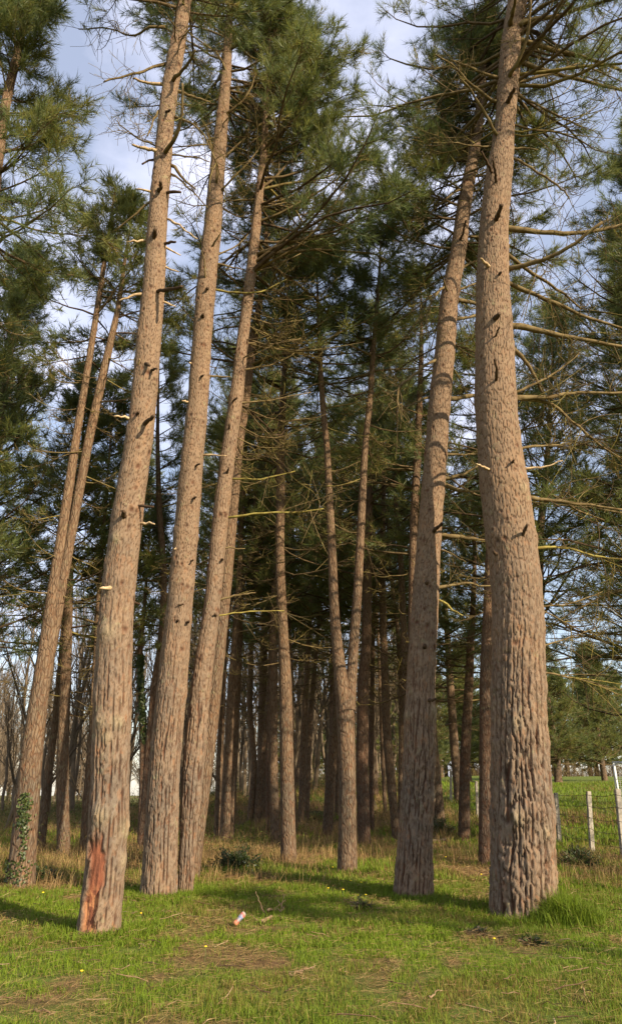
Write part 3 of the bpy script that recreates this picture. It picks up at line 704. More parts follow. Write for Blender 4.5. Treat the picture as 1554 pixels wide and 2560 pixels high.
pine("pine_tree", "crooked pine with a swerving stem behind the straight reddish one",
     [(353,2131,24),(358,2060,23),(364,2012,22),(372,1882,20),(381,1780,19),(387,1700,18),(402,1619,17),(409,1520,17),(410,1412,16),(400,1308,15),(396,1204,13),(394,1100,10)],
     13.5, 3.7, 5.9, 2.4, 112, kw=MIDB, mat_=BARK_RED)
# centre stand
pine("pine_tree", "grey pine touching an orange-brown one, first pair right of the grey shaded pine",
     [(543,2110,19),(546,2010,18),(549,1908,17),(558,1700,15),(566,1600,12),(574,1500,9)], 12.5, 3.1, 5.9, 2.3, 113, kw=MIDB)
pine("pine_tree", "orange-brown pine forking high up, paired with a grey stem on its left",
     [(561,2112,28),(565,2010,24),(569,1908,22),(579,1700,19),(583,1660,18),(590,1567,17),(597,1464,14),(600,1360,13),(605,1256,12),(613,1152,10)],
     14.0, 3.7, 6.2, 2.6, 114, kw=MIDB, fork=dict(pix=[(602,1475,9),(615,1440,9),(628,1400,9),(636,1308,8),(640,1200,6)], H=12.2))
pine("pine_tree", "slim pine rising from dry brush, bending left then right",
     [(623,2060,15),(630,1990,16),(636,1908,15),(630,1840,14),(624,1778,14),(626,1700,14),(628,1600,11)], 14, 3.7, 6.3, 2.8, 115, kw=FARB)
pine("pine_tree", "thin pine leaning right out of dry brush with a slim neighbour on each side",
     [(640,2060,17),(645,1990,16),(654,1908,14),(670,1752,13),(682,1620,10)], 14.5, 3.7, 6.3, 2.8, 116, kw=FARB)
pine("pine_tree", "smooth grey-brown pine directly left of a thicker dark pine, shoulder to shoulder",
     [(689,2112,24),(685,2010,23),(683,1908,23),(683,1700,22),(683,1619,19),(684,1500,15),(690,1380,12)], 15, 4.0, 6.3, 2.8, 117, kw=MIDB)
pine("pine_tree", "very thin dark pine just left of the smooth grey-brown one",
     [(669,2092,10),(670,1900,9),(672,1760,8)], 10, 3.7, 5.6, 1.5, 118, kw=FARB, mat_=BARK_RED)
pine("pine_tree", "thick dark brown pine with its foot in dead grass near the forked pine",
     [(722,2156,40),(719,2060,37),(717,1908,34),(713,1700,32),(709,1619,27),(704,1520,25),(701,1464,25),(699,1360,22),(701,1256,22),(701,1100,21),(704,1069,18),(709,966,14)],
     15.5, 4.0, 8.6, 3.0, 119, kw=dict(MIDB, nb=5), mat_=BARK)
pine("pine_tree", "sunlit sliver of a pine showing on the right edge of the thick dark brown one",
     [(736,2092,13),(731,1900,13),(727,1700,12),(722,1567,10)], 14.5, 4.3, 6.3, 2.4, 120, kw=FARB)
pine("pine_tree", "upright slim pine sharing its foot with a leaning twin",
     [(752,2066,18),(756,1960,17),(758,1856,16),(766,1700,14),(774,1560,11)], 15.5, 4.3, 6.6, 2.8, 121, kw=FARB)
pine("pine_tree", "right-leaning one of two slim pines sharing a foot beside the mossy mound",
     [(766,2056,14),(769,1960,13),(774,1804,13),(787,1671,11),(796,1567,9)], 15.5, 4.3, 6.6, 2.6, 122, kw=FARB)
pine("pine_tree", "warm brown pine standing just behind the foot of the forked pine",
     [(818,2090,25),(823,1990,25),(829,1908,25),(837,1804,20),(842,1700,16),(846,1560,12)], 14.5, 4.0, 6.6, 2.6, 123, kw=FARB)
pine("pine_tree", "faint slim pine far behind, seen close to the forked pine's lower stem",
     [(842,2040,11),(843,1908,11),(846,1750,9)], 14, 5.0, 7.0, 2.6, 124, kw=FARB)
pine("pine_tree", "forked pine splitting into two tall pale stems like a narrow letter V",
     [(868,2186,50),(868,2100,46),(868,2012,43),(867,1908,42),(864,1800,44),(861,1752,46),(852,1700,34),(842,1619,28),(834,1516,23),(831,1412,22),(826,1308,20),(821,1204,17),(816,1100,15),(811,1069,15),(803,966,14),(798,862,11),(795,784,8)],
     13.3, 6.0, 9.6, 2.3, 125, kw=dict(MIDB, whorl=.42), fork=dict(pix=[(867,1775,38),(875,1725,30),(880,1670,26),(883,1619,25),(891,1516,23),(897,1412,21),(902,1308,20),(907,1204,18),(913,1100,15),(925,992,15),(930,914,13),(938,810,11),(944,732,9),(948,680,7)], H=13.8))
pine("pine_tree", "dark thick pine immediately right of the forked pine, in shade",
     [(911,2118,33),(907,2020,31),(904,1908,31),(906,1800,29),(907,1700,28),(915,1619,25),(918,1464,22),(921,1308,18),(925,1204,14)],
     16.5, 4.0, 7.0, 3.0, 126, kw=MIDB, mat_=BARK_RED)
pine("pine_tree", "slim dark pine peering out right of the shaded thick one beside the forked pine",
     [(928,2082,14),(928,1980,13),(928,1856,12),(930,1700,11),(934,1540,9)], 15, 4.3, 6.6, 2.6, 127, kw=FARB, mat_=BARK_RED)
pine("pine_tree", "brown pine with a bowed lower stem between the forked pine and the ring-bulged one",
     [(989,2105,18),(985,2040,21),(977,1960,23),(970,1880,22),(965,1804,21),(962,1700,20),(959,1619,18),(955,1464,16),(956,1308,13),(959,1204,10)],
     14, 4.0, 6.2, 2.6, 128, kw=MIDB)
pine("pine_tree", "reddish slim pine partly covered by the ring-bulged pine's foot",
     [(1000,2092,15),(1002,1960,15),(1003,1804,13),(1001,1700,12),(993,1567,10),(978,1450,8)], 14, 4.0, 6.3, 2.4, 129, kw=FARB)
pine("pine_tree", "thin far pine leaning behind the bowed brown one",
     [(963,2042,10),(956,1900,10),(952,1780,9)], 15, 5.0, 7.0, 2.6, 130, kw=FARB)
pine("pine_tree", "dark tall stem tucked behind the left edge of the ring-bulged pine",
     [(1020,2150,34),(1026,1900,30),(1030,1619,24),(1031,1464,22),(1033,1308,20),(1042,1152,20),(1047,1017,15),(1052,900,12)],
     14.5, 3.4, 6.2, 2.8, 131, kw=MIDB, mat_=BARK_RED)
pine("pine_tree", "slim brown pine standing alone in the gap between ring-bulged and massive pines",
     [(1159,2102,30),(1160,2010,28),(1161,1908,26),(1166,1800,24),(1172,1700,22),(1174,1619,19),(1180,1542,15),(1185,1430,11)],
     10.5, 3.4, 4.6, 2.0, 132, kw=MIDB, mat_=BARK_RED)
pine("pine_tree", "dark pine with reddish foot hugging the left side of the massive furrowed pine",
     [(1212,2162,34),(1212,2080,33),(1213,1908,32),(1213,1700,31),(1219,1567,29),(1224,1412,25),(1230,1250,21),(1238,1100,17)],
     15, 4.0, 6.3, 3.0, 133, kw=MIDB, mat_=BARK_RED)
# near pine at the left edge, its foot outside the frame
pine("pine_tree", "pine leaning in at the upper edge with a dark spreading crown against white sky",
     [(-150,2300,58),(-105,1800,50),(-70,1300,44),(-40,800,32),(-8,420,26),(16,249,23),(52,104,18),(68,0,15)], 15.5, 7.6, 8.6, 2.1, 134, kw=dict(NEAR, whorl=.45, sub=3, nn=22))

def free_pine(x, y, H, zd, zl, Lm, r, seed, label, kw=FAR, lean=(0, 0), **k):
    g0 = float(ground(x, y)); rng = np.random.default_rng(seed)
    axis, rad = resample([(np.array([x + lean[0] * s + rng.normal(0, .05) * (s > 0), y + lean[1] * s, g0 - .12 + (H + .12) * s]), max(r * (1 - .93 * s ** 1.3), .012)) for s in np.linspace(0, 1, 7)], .15)
    base = np.array([x, y, g0])
    root = thing("pine_tree", tuple(base), label, "pine tree", k.get('group', GROUP))
    v, q, _ = trunk_mesh("t", axis, rad, False, seed)
    link("trunk", make_mesh("trunk", v - base, [q], k.get('mat_', BARK)), root)
    g = Geo(); crown_geo(g, rng, axis, rad, zd, zl, Lm, **kw)
    for i in range(len(g.v)): g.v[i] = g.v[i] - base
    link("crown", g.build("crown", [TWIG, NEEDLE]), root)
    return root
# crowns that reach into the left and right edges, deeper rows, and unseen pines around the camera for their shade
free_pine(-7.9, 15.0, 15.0, 3.2, 4.0, 3.2, .2, 201, "bushy dark green pine whose crown fills the left margin, low branches drooping", dict(MID, nb=7, whorl=.42))
free_pine(-7.3, 11.2, 13.0, 3.4, 4.2, 2.3, .18, 200, "pine just outside the left edge whose dark boughs hang into the margin", dict(MID, nb=7, whorl=.42))
free_pine(-10.5, 20.5, 15, 3.5, 5.0, 3.0, .2, 202, "tall pine behind the bushy one on the left margin, its crown higher and thinner", dict(MID, nb=6))
free_pine(-7.2, 25.5, 14.5, 4.5, 7, 2.8, .17, 203, "pine with bluish crown seen over the ivy-clad pine", dict(MID, nb=6))
free_pine(10.2, 17.0, 17, 3.4, 4.2, 5.6, .24, 204, "wide olive-green pine beyond the fence posts with long low boughs", dict(MID, nb=6, tw=13, nn=18))
free_pine(14.6, 27.0, 16, 3.0, 3.8, 6.0, .24, 205, "broad pine on the field side whose boughs hang over the grassy slope", MID)
free_pine(8.9, 12.9, 17.5, 4.2, 5.2, 4.8, .25, 206, "tall pine behind the massive one with branches fanning over the fence", dict(NEAR, nb=8, tw=14, nw=.005, nn=20))
free_pine(5.5, 19.8, 17, 4.4, 5.4, 4.4, .2, 222, "right-leaning pine hidden behind the massive stem, its boughs spreading right", dict(MID, nb=6), lean=(3.2, 0))
free_pine(4.2, 24.5, 17, 3.6, 4.8, 3.6, .2, 207, "olive pine in the gap behind the slim lone one, twiggy low boughs", MID)
free_pine(1.0, 29.0, 17, 4.2, 5.6, 3.4, .2, 208, "pine deep in the wood behind the forked pine", MID)
free_pine(-1.8, 27.0, 17, 4.2, 5.6, 3.4, .2, 209, "pine deep in the wood behind the thick dark brown pine", MID)
free_pine(2.9, 34.0, 18, 4.5, 5.6, 3.6, .2, 210, "pine deep in the wood behind the bowed brown pine")
free_pine(-4.4, 30.0, 17.5, 4.2, 5.6, 3.4, .2, 211, "pine deep in the wood between the grey shaded and orange-brown pines")
free_pine(-0.6, 38.0, 19, 7.0, 9, 3.4, .2, 212, "pine far back in the wood on the low mound")
free_pine(6.6, 33.0, 16, 3.4, 4.2, 4.0, .22, 213, "pine at the wood's edge behind the dark red-footed one")
free_pine(-2.2, 20.5, 16.5, 6.5, 9.0, 2.9, .13, 214, "very slim pine whose crown tops the middle of the stand", MID)
free_pine(2.6, 19.0, 15.0, 6.5, 8.2, 2.7, .13, 215, "slim pine whose crown fills the gap right of the V-shaped stems", MID)
free_pine(13.2, 22.0, 17.0, 3.4, 4.2, 6.0, .2, 217, "tall olive pine beyond the fence seen right of the massive stem", MID)
free_pine(8.2, 30.5, 16.0, 5.0, 6.0, 4.0, .2, 218, "pine at the field side glimpsed past the right flank of the massive pine", MID)
free_pine(11.2, 52.0, 9.5, .8, 1.0, 3.0, .2, 219, "low bushy pine on the field slope left of the rusty one", dict(FAR, nb=7, whorl=.34, tw=12, sub=3))
free_pine(20.0, 50.0, 9.0, .9, 1.1, 3.2, .2, 220, "low bushy pine on the field slope right of the rusty one", dict(FAR, nb=7, whorl=.34, tw=12, sub=3))
free_pine(7.0, 50.0, 9.5, 1.2, 1.4, 3.2, .2, 221, "low bushy pine on the field slope seen past the slim lone stem", dict(FAR, nb=7, whorl=.34, tw=12, sub=3))
free_pine(15.8, 47.0, 8.6, 1.0, 1.3, 3.2, .25, 216, "bushy pine with rusty tinge on the field slope beyond the fence", dict(FAR, nb=7, whorl=.34, tw=12, sub=3))
for i, (x, y, h) in enumerate([(13.0, 73, 11), (16.2, 76, 12), (19.5, 74, 10.5), (22.8, 77, 12), (25.6, 73, 11), (29.0, 76, 11), (32.5, 75, 12), (36.0, 77, 11), (40, 76, 12), (9.6, 75, 12), (6.2, 77, 12.5), (3.0, 75, 12), (17.8, 80, 12), (27.0, 81, 12), (34, 82, 12), (11.3, 78, 12), (14.6, 79, 12), (21.2, 79, 11.5), (24.2, 78, 12), (30.8, 79, 12), (0.2, 76, 12), (-2.8, 78, 12)]):
    free_pine(x, y, h * .88, 1.2, 1.4, 3.6, .24, 230 + i, "dark pine in the row along the ridge of the field, sky showing under it",
              dict(whorl=.6, nb=5, tw=6, sub=2, nn=8, nl=.42, nw=.04, wood=2.5), group="pines on the field ridge")
# unseen pines: one inferred from its shadow band, two added to shade the wood
free_pine(8.8, .6, 7.6, 5.5, 5.7, 1.3, .25, 251, "tall pine outside the clearing that throws a shadow band over the grass", FAR, group="pines around the clearing")
free_pine(16.5, 3.0, 14, 7.5, 8.5, 2.4, .25, 252, "unseen pine added at the fence end to shade the wood", FAR, group="pines around the clearing")
free_pine(15.5, 13.0, 15, 5.5, 7.0, 3.0, .25, 253, "unseen pine added beyond the fence to shade the wood", FAR, group="pines around the clearing")

# ------------------------------------------------------------------ bare broadleaf trees
def bare_mesh(seed, H, low=.25):
    rng = np.random.default_rng(seed); g = Geo()
    K = 9; t = np.linspace(0, 1, K)
    ax = np.stack([np.cumsum(rng.normal(0, .10, K)), np.cumsum(rng.normal(0, .10, K)), H * t - .15], -1); ax[0, :2] = 0
    r0 = .012 * H
    g.tubes(ax[None], (r0 * (1 - .85 * t))[None], 7, 0, [.4])
    def kids(P, Lp, n, lo, lf, ang, r, K2=5, upb=.35):
        M = len(P); pi = np.repeat(np.arange(M), n); s = rng.uniform(lo, .98, M * n); Kp = P.shape[1]
        f = s * (Kp - 1); i = np.minimum(f.astype(int), Kp - 2); w = (f - i)[:, None]
        A, B = P[pi, i], P[pi, i + 1]; o_ = A + (B - A) * w; T_ = unit(B - A)
        rv = unit(rng.normal(0, 1, (M * n, 3))); rv = unit(rv - T_ * np.sum(rv * T_, 1, keepdims=True))
        an = np.abs(ang + rng.normal(0, .15, M * n))[:, None]
        dr = unit(T_ * np.cos(an) + rv * np.sin(an) + np.array([0, 0, .25]))
        ln = lf * Lp[pi] * (1.15 - s) * rng.uniform(.6, 1.2, M * n) + .15; tt = np.linspace(0, 1, K2)
        bd = rng.normal(0, .18, (M * n, 3)) + np.array([0, 0, upb])
        Q_ = o_[:, None] + ln[:, None, None] * (dr[:, None] * tt[None, :, None] + bd[:, None] * (tt ** 2)[None, :, None] * .6)
        g.tubes(Q_, (r * (ln ** .8))[:, None] * np.linspace(1, .35, K2), 4 if r > .008 else 3, 0, np.clip(rng.normal(.45, .2, M * n), 0, 1))
        return Q_, ln
    Q1, l1 = kids(ax[None], np.array([H]), 17, low, .55, .62, .013, 7)
    Q2, l2 = kids(Q1, l1, 7, .15, .5, .6, .012)
    Q3, l3 = kids(Q2, l2, 5, .15, .5, .6, .010, 4)
    return g.build("bare_tree", [GREYWOOD])
bares = [bare_mesh(400 + i, h, lo) for i, (h, lo) in enumerate([(10, .22), (11, .3), (9, .15), (11.5, .35), (8.5, .2), (10.5, .3)])]
rng = np.random.default_rng(5)
zones = [(-27, -17, "bare leafless tree in the wood's edge behind the ivy-clad pine"), (-17, -10, "bare leafless tree behind the dark straight pine"),
         (-10, -5, "bare leafless tree glimpsed behind the grey shaded pine"), (-5, 0, "bare leafless tree behind the slim pines in dry brush"),
         (0, 5, "bare leafless tree behind the forked pine on the low mound"), (5, 9, "bare leafless tree behind the ring-bulged pine")]
k = 0
for (xa, xb, lab) in zones:
    for j in range(22 if xb <= -5 else 18):
        x = rng.uniform(xa, xb) ; y = rng.uniform(34, 70); x *= y / 52
        me = bares[k % 6]
        o = link("bare_tree", me, None, (x, y, float(ground(x, y)) - .05)); o.rotation_euler = (rng.normal(0, .05), rng.normal(0, .05), rng.uniform(0, 6.28))
        s = rng.uniform(.8, 1.15); o.scale = (s, s, s * rng.uniform(.95, 1.15)); k += 1
        tag(o, lab, "bare tree", "bare trees in the wood behind the pines")
rng = np.random.default_rng(15); lite = []
def lite_tree(seed):
    rg = np.random.default_rng(seed); g = Geo(); H = 9; t = np.linspace(0, 1, 5)
    g.tubes(np.stack([.3 * t * rg.normal(), .3 * t * rg.normal(), H * t], -1)[None], (.11 * (1 - .8 * t))[None], 5, 0, [.4])
    n = 60; z = rg.uniform(1.5, 8.6, n); a = rg.uniform(0, 6.28, n); l = (9.6 - z) * rg.uniform(.25, .5, n); e = rg.uniform(.5, 1.2, n)
    d = np.stack([np.cos(a) * np.cos(e), np.sin(a) * np.cos(e), np.sin(e)], -1); t = np.linspace(0, 1, 4)
    P = np.stack([0 * z, 0 * z, z], -1)[:, None] + d[:, None] * (l[:, None] * t)[:, :, None]; g.tubes(P, (.012 * l)[:, None] * np.linspace(1, .4, 4) + .006, 3, 0, rg.uniform(.3, .7, n))
    j = rg.integers(0, n, 240); k_ = rg.integers(1, 3, 240); d2 = unit(d[j] + rg.normal(0, .5, (240, 3))); l2 = rg.uniform(.4, 1.5, 240)
    g.tubes(P[j, k_][:, None] + d2[:, None] * (l2[:, None] * t)[:, :, None], np.full((240, 4), .012), 3, 0, rg.uniform(.4, .9, 240)); return np.vstack(g.v), g.f, np.concatenate(g.c)
lt = [lite_tree(60 + i) for i in range(4)]; g = Geo()
for i in range(150):
    v_, f_, c_ = lt[i % 4]; x = rng.uniform(-62, 12); y = rng.uniform(72, 112); a = rng.uniform(0, 6.28); sc_ = rng.uniform(.8, 1.25)
    x = x * y / 100; R_ = np.array([[math.cos(a), -math.sin(a), 0], [math.sin(a), math.cos(a), 0], [0, 0, 1]])
    vv = (v_ * sc_) @ R_.T + np.array([x, y, float(ground(x, y)) - .3]); o0 = g.n; g.v.append(vv); g.c.append(c_); g.n += len(vv)
    for q_ in f_: g.f.append(q_ + o0); g.m.append(0)
tag(link("far_woodland", g.build("far_woodland", [GREYWOOD])), kind="stuff")
for (x_, y_, h, lab, sd_) in [(12, 2080, 7.5, "dark many-stemmed bare sapling left of the ivy-clad pine", 421), (188, 2075, 5.5, "thin bare sapling between the dark straight pine and the wounded one", 422),
                         (560, 2040, 5.0, "crooked bare sapling in brush beside the grey and orange-brown pair", 423), (945, 2030, 5.5, "yellowish bare sapling between the forked and the bowed pine", 424)]:
    p = ground_at(x_, y_); p[1] = min(p[1], 30)
    me = bare_mesh(sd_, h, .12); o = link("bare_tree", me, None, (p[0], p[1], float(ground(p[0], p[1])) - .05)); tag(o, lab, "bare tree")

# ------------------------------------------------------------------ undergrowth, grass, litter
def blades(name, P, h, w, lean, tint, material, seed, curl=.5, sink=.02):
    rng = np.random.default_rng(seed); n = len(P)
    a = rng.uniform(0, 6.283, n); d = np.stack([np.cos(a), np.sin(a), 0 * a], -1); sd_ = np.stack([-np.sin(a), np.cos(a), 0 * a], -1)
    fa = rng.uniform(0, 6.283, n); sd_ = np.stack([np.cos(fa), np.sin(fa), 0 * fa], -1)
    b0 = P - np.array([0, 0, sink]); le = lean * h
    m1 = b0 + d * (le * .3)[:, None] + np.array([0, 0, 1.]) * (h * .55)[:, None]
    tp = b0 + d * le[:, None] + np.array([0, 0, 1.]) * (h * (1 - curl * lean))[:, None]
    W_ = sd_ * w[:, None]
    v = np.stack([b0 - W_, b0 + W_, m1 + W_ * .75, m1 - W_ * .75, tp], 1).reshape(-1, 3)
    i = np.arange(n)[:, None] * 5
    q = i + np.array([[0, 1, 2, 3]]); t = i + np.array([[3, 2, 4]])
    return make_mesh(name, v, [q, t], material, {"tint": np.repeat(np.clip(tint, 0, 1), 5)}, True)
def scatter(n, ya, yb, seed, wide=1.12, pad=1.2, power=1.0):
    rng = np.random.default_rng(seed)
    y = ya + (yb - ya) * rng.random(n) ** power
    hw = (y * .47 + .4) * wide + pad
    return rng.uniform(-1, 1, n) * hw, y, rng
FEET = [(ground_at(1308, 2290), .75), (ground_at(248, 2332), .5), (ground_at(1031, 2240), .5), (ground_at(396, 2242), .5), (ground_at(460, 2236), .4), (ground_at(868, 2184), .35)]
V_ = []; Hh = []; Ww = []; Ln = []; Tt = []
for (n, ya, yb, hs, ws, sd_) in [(170000, 3.6, 7.5, .058, .0028, 1), (190000, 7.0, 12, .070, .0042, 2), (130000, 11.5, 20, .105, .0075, 3), (90000, 19, 44, .16, .016, 4)]:
    x, y, rg = scatter(n, ya, yb, 500 + sd_)
    gam = grass_amount(x, y)
    field = (x > 5.8) & (y > 19); gam = np.where(field, .8, gam)
    cl = fbm(x * 3.2, y * 3.2, 31, 3); keep = rg.random(n) < (gam * .95 + .06) * ss(.22, .5, cl + .12)
    x, y, gam, cl = x[keep], y[keep], gam[keep], cl[keep]; m_ = len(x)
    h = hs * rg.uniform(.5, 1.35, m_) * (.5 + 1.1 * cl) * (.6 + .6 * gam)
    t = .50 + .5 * (fbm(x * .9, y * .9, 41, 3) - .5) * 2 + rg.normal(0, .14, m_) + .25 * (gam - .6) - (rg.random(m_) < .12) * .35
    t = np.where(rg.random(m_) < .55 * ss(.75, .25, gam), rg.uniform(0, .3, m_), t)
    V_.append(np.stack([x, y, ground(x, y)], -1)); Hh.append(h); Ww.append(ws * rg.uniform(.6, 1.3, m_)); Ln.append(np.abs(rg.normal(.45, .3, m_))); Tt.append(t)
# lush rings round the feet of the near pines
for j, ((p, rr)) in enumerate(FEET):
    n = 9000 if j == 0 else 3800
    rg = np.random.default_rng(600 + j); a = rg.uniform(0, 6.283, n); r = rr * (.45 + .75 * rg.random(n) ** .7)
    x = p[0] + r * np.cos(a); y = p[1] + r * np.sin(a) * .9
    if j == 0: tf = rg.random(n) < .6; x = np.where(tf, p[0] + .30 + rg.normal(0, .17, n), x); y = np.where(tf, p[1] - .50 + rg.normal(0, .13, n), y)
    h = (.11 if j else .13) * rg.uniform(.5, 1.4, n)
    if j == 0: h = np.where(tf, h * (1.2 + 1.6 * np.exp(-((x - p[0] - .3) / .22) ** 2) * rg.uniform(.5, 1.1, n)), h)
    V_.append(np.stack([x, y, ground(x, y)], -1)); Hh.append(h); Ww.append(np.full(n, .0042)); Ln.append(np.abs(rg.normal(.5, .3, n))); Tt.append(rg.normal(.62, .16, n))
tag(link("grass", blades("grass", np.vstack(V_), np.concatenate(Hh), np.concatenate(Ww), np.concatenate(Ln), np.concatenate(Tt), GRASS, 9)), kind="stuff")
# dry standing grass and brush
def dens(x, y):
    return np.exp(-(((x + 1.9) / 2.2) ** 2 + ((y - 16.0) / 3.2) ** 2)) + .9 * np.exp(-(((x - 5.4) / 1.5) ** 2 + ((y - 13.6) / 2.6) ** 2)) \
        + .9 * np.exp(-(((x + 5.0) / 2.6) ** 2 + ((y - 14) / 2.6) ** 2)) + .7 * ss(20, 26, y) * (1 - ss(4, 7, x)) + .35 * ss(13, 16, y) * (1 - ss(4, 6, x)) \
        + .9 * np.exp(-(((x - 8.6 - .25 * (y - 26)) / 3.4) ** 2 + ((y - 27) / 1.6) ** 2))
x, y, rg = scatter(260000, 10.5, 42, 700, power=1.2); kp = rg.random(len(x)) < dens(x, y) * ss(.3, .6, fbm(x * 1.2, y * 1.2, 51, 3)); x, y = x[kp], y[kp]; n = len(x)
h = rg.uniform(.10, .42, n) * (.6 + .8 * fbm(x, y, 52, 2)); sc_ = np.clip(y / 16, .8, 2.2)
tag(link("dry_grass", blades("dry_grass", np.stack([x, y, ground(x, y)], -1), h, .0032 * sc_, np.abs(rg.normal(.6, .35, n)), rg.normal(.5, .22, n), STRAW, 10)), kind="stuff")
# brambles and low scrub (twiggy tangle)
x, y, rg = scatter(26000, 12.0, 60, 710); kp = rg.random(len(x)) < (dens(x, y) * .8 + .5 * ss(34, 42, y) * (1 - ss(6, 9, x))) * ss(.35, .6, fbm(x * .7, y * .7, 53, 3)) * (1 - ss(-.6, .3, x) * (1 - ss(20, 26, y)) * (1 - ss(4.0, 4.8, x))); x, y = x[kp], y[kp]; n = len(x)
K = 6; t = np.linspace(0, 1, K); a = rg.uniform(0, 6.28, n); ln = rg.uniform(.3, 1.0, n) * (1 + 1.2 * ss(30, 45, y)); el = rg.uniform(.5, 1.4, n)
d0 = np.stack([np.cos(a) * np.cos(el), np.sin(a) * np.cos(el), np.sin(el)], -1); bd = rg.normal(0, .25, (n, 3)) + np.array([0, 0, -.45])
P = np.stack([x, y, ground(x, y) - .02], -1)[:, None] + ln[:, None, None] * (d0[:, None] * t[None, :, None] + bd[:, None] * (t ** 2)[None, :, None])
g = Geo(); g.tubes(P, (.0026 * np.clip(y / 14, .8, 3.0))[:, None] * np.linspace(1, .5, K), 3, 0, np.clip(rg.normal(.55, .2, n), 0, 1))
rr_ = np.random.default_rng(711); n3 = 5200; x3 = rr_.uniform(1, 46, n3); y3 = rr_.uniform(71, 79, n3); kp3 = fbm(x3 * .35, y3 * .1, 54, 2) > .46; x3, y3 = x3[kp3], y3[kp3]; n3 = len(x3)
a3 = rr_.uniform(0, 6.28, n3); e3 = rr_.uniform(.8, 1.5, n3); l3 = rr_.uniform(.5, 1.7, n3); d3 = np.stack([np.cos(a3) * np.cos(e3), np.sin(a3) * np.cos(e3), np.sin(e3)], -1)
g.tubes(np.stack([x3, y3, ground(x3, y3) - .05], -1)[:, None] + l3[:, None, None] * (d3[:, None] * t[None, :, None] + rr_.normal(0, .25, (n3, 3))[:, None] * (t ** 2)[None, :, None]), np.full((n3, K), .014), 3, 0, np.clip(rr_.normal(.35, .2, n3), 0, 1))
# small leaves along them
j = np.repeat(np.arange(n), 9); kk = rg.integers(1, K, len(j)); c = P[j, kk] + rg.normal(0, .05, (len(j), 3)); rv = unit(rg.normal(0, 1, (len(j), 3))); r2 = unit(np.cross(rv, rg.normal(0, 1, (len(j), 3))))
s = (.016 * np.clip(y[j] / 16, .8, 2.4) * rg.uniform(.6, 1.3, len(j)))[:, None]
green_here = rg.random(n) < .55; sel = green_here[j]; c, rv, r2, s = c[sel], rv[sel], r2[sel], s[sel]; M = len(c)
g.add(np.stack([c - rv * s, c + r2 * s * .6, c + rv * s * 1.3, c - r2 * s * .6], 1).reshape(-1, 3), [np.arange(4 * M).reshape(M, 4)], 1, np.repeat(np.clip(rg.normal(.5, .25, M), 0, 1), 4))
tag(link("undergrowth", g.build("undergrowth", [TWIG, tinted("scrub_leaf", [(0, (.05, .08, .015)), (.6, (.10, .13, .025)), (1, (.2, .13, .05))], .6, .2)])), kind="stuff")
# fallen needles and dead blades lying in patches
x, y, rg = scatter(170000, 3.6, 16, 720); kp = rg.random(len(x)) < (1 - grass_amount(x, y)) * .9 + .22; x, y = x[kp], y[kp]; n = len(x)
a = rg.uniform(0, 6.28, n); ln = rg.uniform(.05, .16, n); P0 = np.stack([x, y, ground(x, y) + rg.uniform(.004, .06, n)], -1)
d = np.stack([np.cos(a), np.sin(a), rg.normal(0, .12, n)], -1) * ln[:, None]; w = np.stack([-np.sin(a), np.cos(a), 0 * a + .4], -1) * .0016 * np.clip(y / 7, .8, 2)[:, None]
v = np.stack([P0 - w, P0 + w, P0 + d], 1).reshape(-1, 3)
tag(link("needle_litter", make_mesh("needle_litter", v, [np.arange(3 * n).reshape(n, 3)], STRAW, {"tint": np.repeat(np.clip(rg.normal(.45, .25, n), 0, 1), 3)})), kind="stuff")
# broken twigs lying about
rg = np.random.default_rng(731); n = 900; y = rg.uniform(4, 16, n); x = rg.uniform(-1, 1, n) * (y * .5 + 1); a = rg.uniform(0, 6.28, n); l_ = rg.uniform(.06, .34, n) ** 1.2; t = np.linspace(0, 1, 4)
d = np.stack([np.cos(a), np.sin(a), rg.normal(.05, .12, n)], -1); P = np.stack([x, y, ground(x, y) + rg.uniform(.01, .05, n)], -1)[:, None] + d[:, None] * (l_[:, None] * t)[:, :, None] + rg.normal(0, .006, (n, 4, 3))
g = Geo(); g.tubes(P, (.0018 + .010 * l_)[:, None] * np.linspace(1, .6, 4), 5, 0, rg.uniform(.1, .9, n)); tag(link("twig_litter", g.build("twig_litter", [DEADWOOD])), kind="stuff")
# dandelions
DAND = simple("dandelion_yellow", (.85, .60, .02), .6); STEM = simple("flower_stem", (.12, .2, .04), .6)
def lathe(rows, segs=12):
    th = np.arange(segs) / segs * 2 * math.pi
    v = np.concatenate([np.stack([r * np.cos(th), r * np.sin(th), np.full(segs, z)], -1) for r, z in rows])
    idx = np.arange(len(rows) * segs).reshape(-1, segs); nx = np.roll(idx, -1, 1)
    return v, np.stack([idx[:-1], nx[:-1], nx[1:], idx[1:]], -1).reshape(-1, 4)
v, q = lathe([(.001, 0), (.008, .002), (.016, .008), (.015, .012), (.008, .015), (.001, .014)], 10); head = make_mesh("flower_head", v * 1.25, [q], DAND)
g = Geo(); g.tubes(np.array([[[0, 0, -.16], [.004, 0, -.08], [0, 0, .005]]]), np.full((1, 3), .0022), 5); stem = g.build("flower_stem", [STEM])
for i, (x_, y_) in enumerate([(877,2216),(903,2220),(820,2236),(857,2240),(895,2256),(914,2254),(1203,2198),(350,2300),(200,2459),(105,2248),(1237,2370),(512,2392),(938,2104),(832,2178),(1224,2186),(1114,2150)]):
    p = ground_at(x_, y_ + 8 if y_ < 2300 else y_ + 12); t_ = thing("dandelion", (p[0], p[1], p[2] + .10), "small yellow dandelion flower in the grass", "flower", "dandelions in the grass")
    s = .62 + .2 * (p[1] > 9); t_.scale = (s, s, s); link("flower_head", head, t_); link("flower_stem", stem, t_)

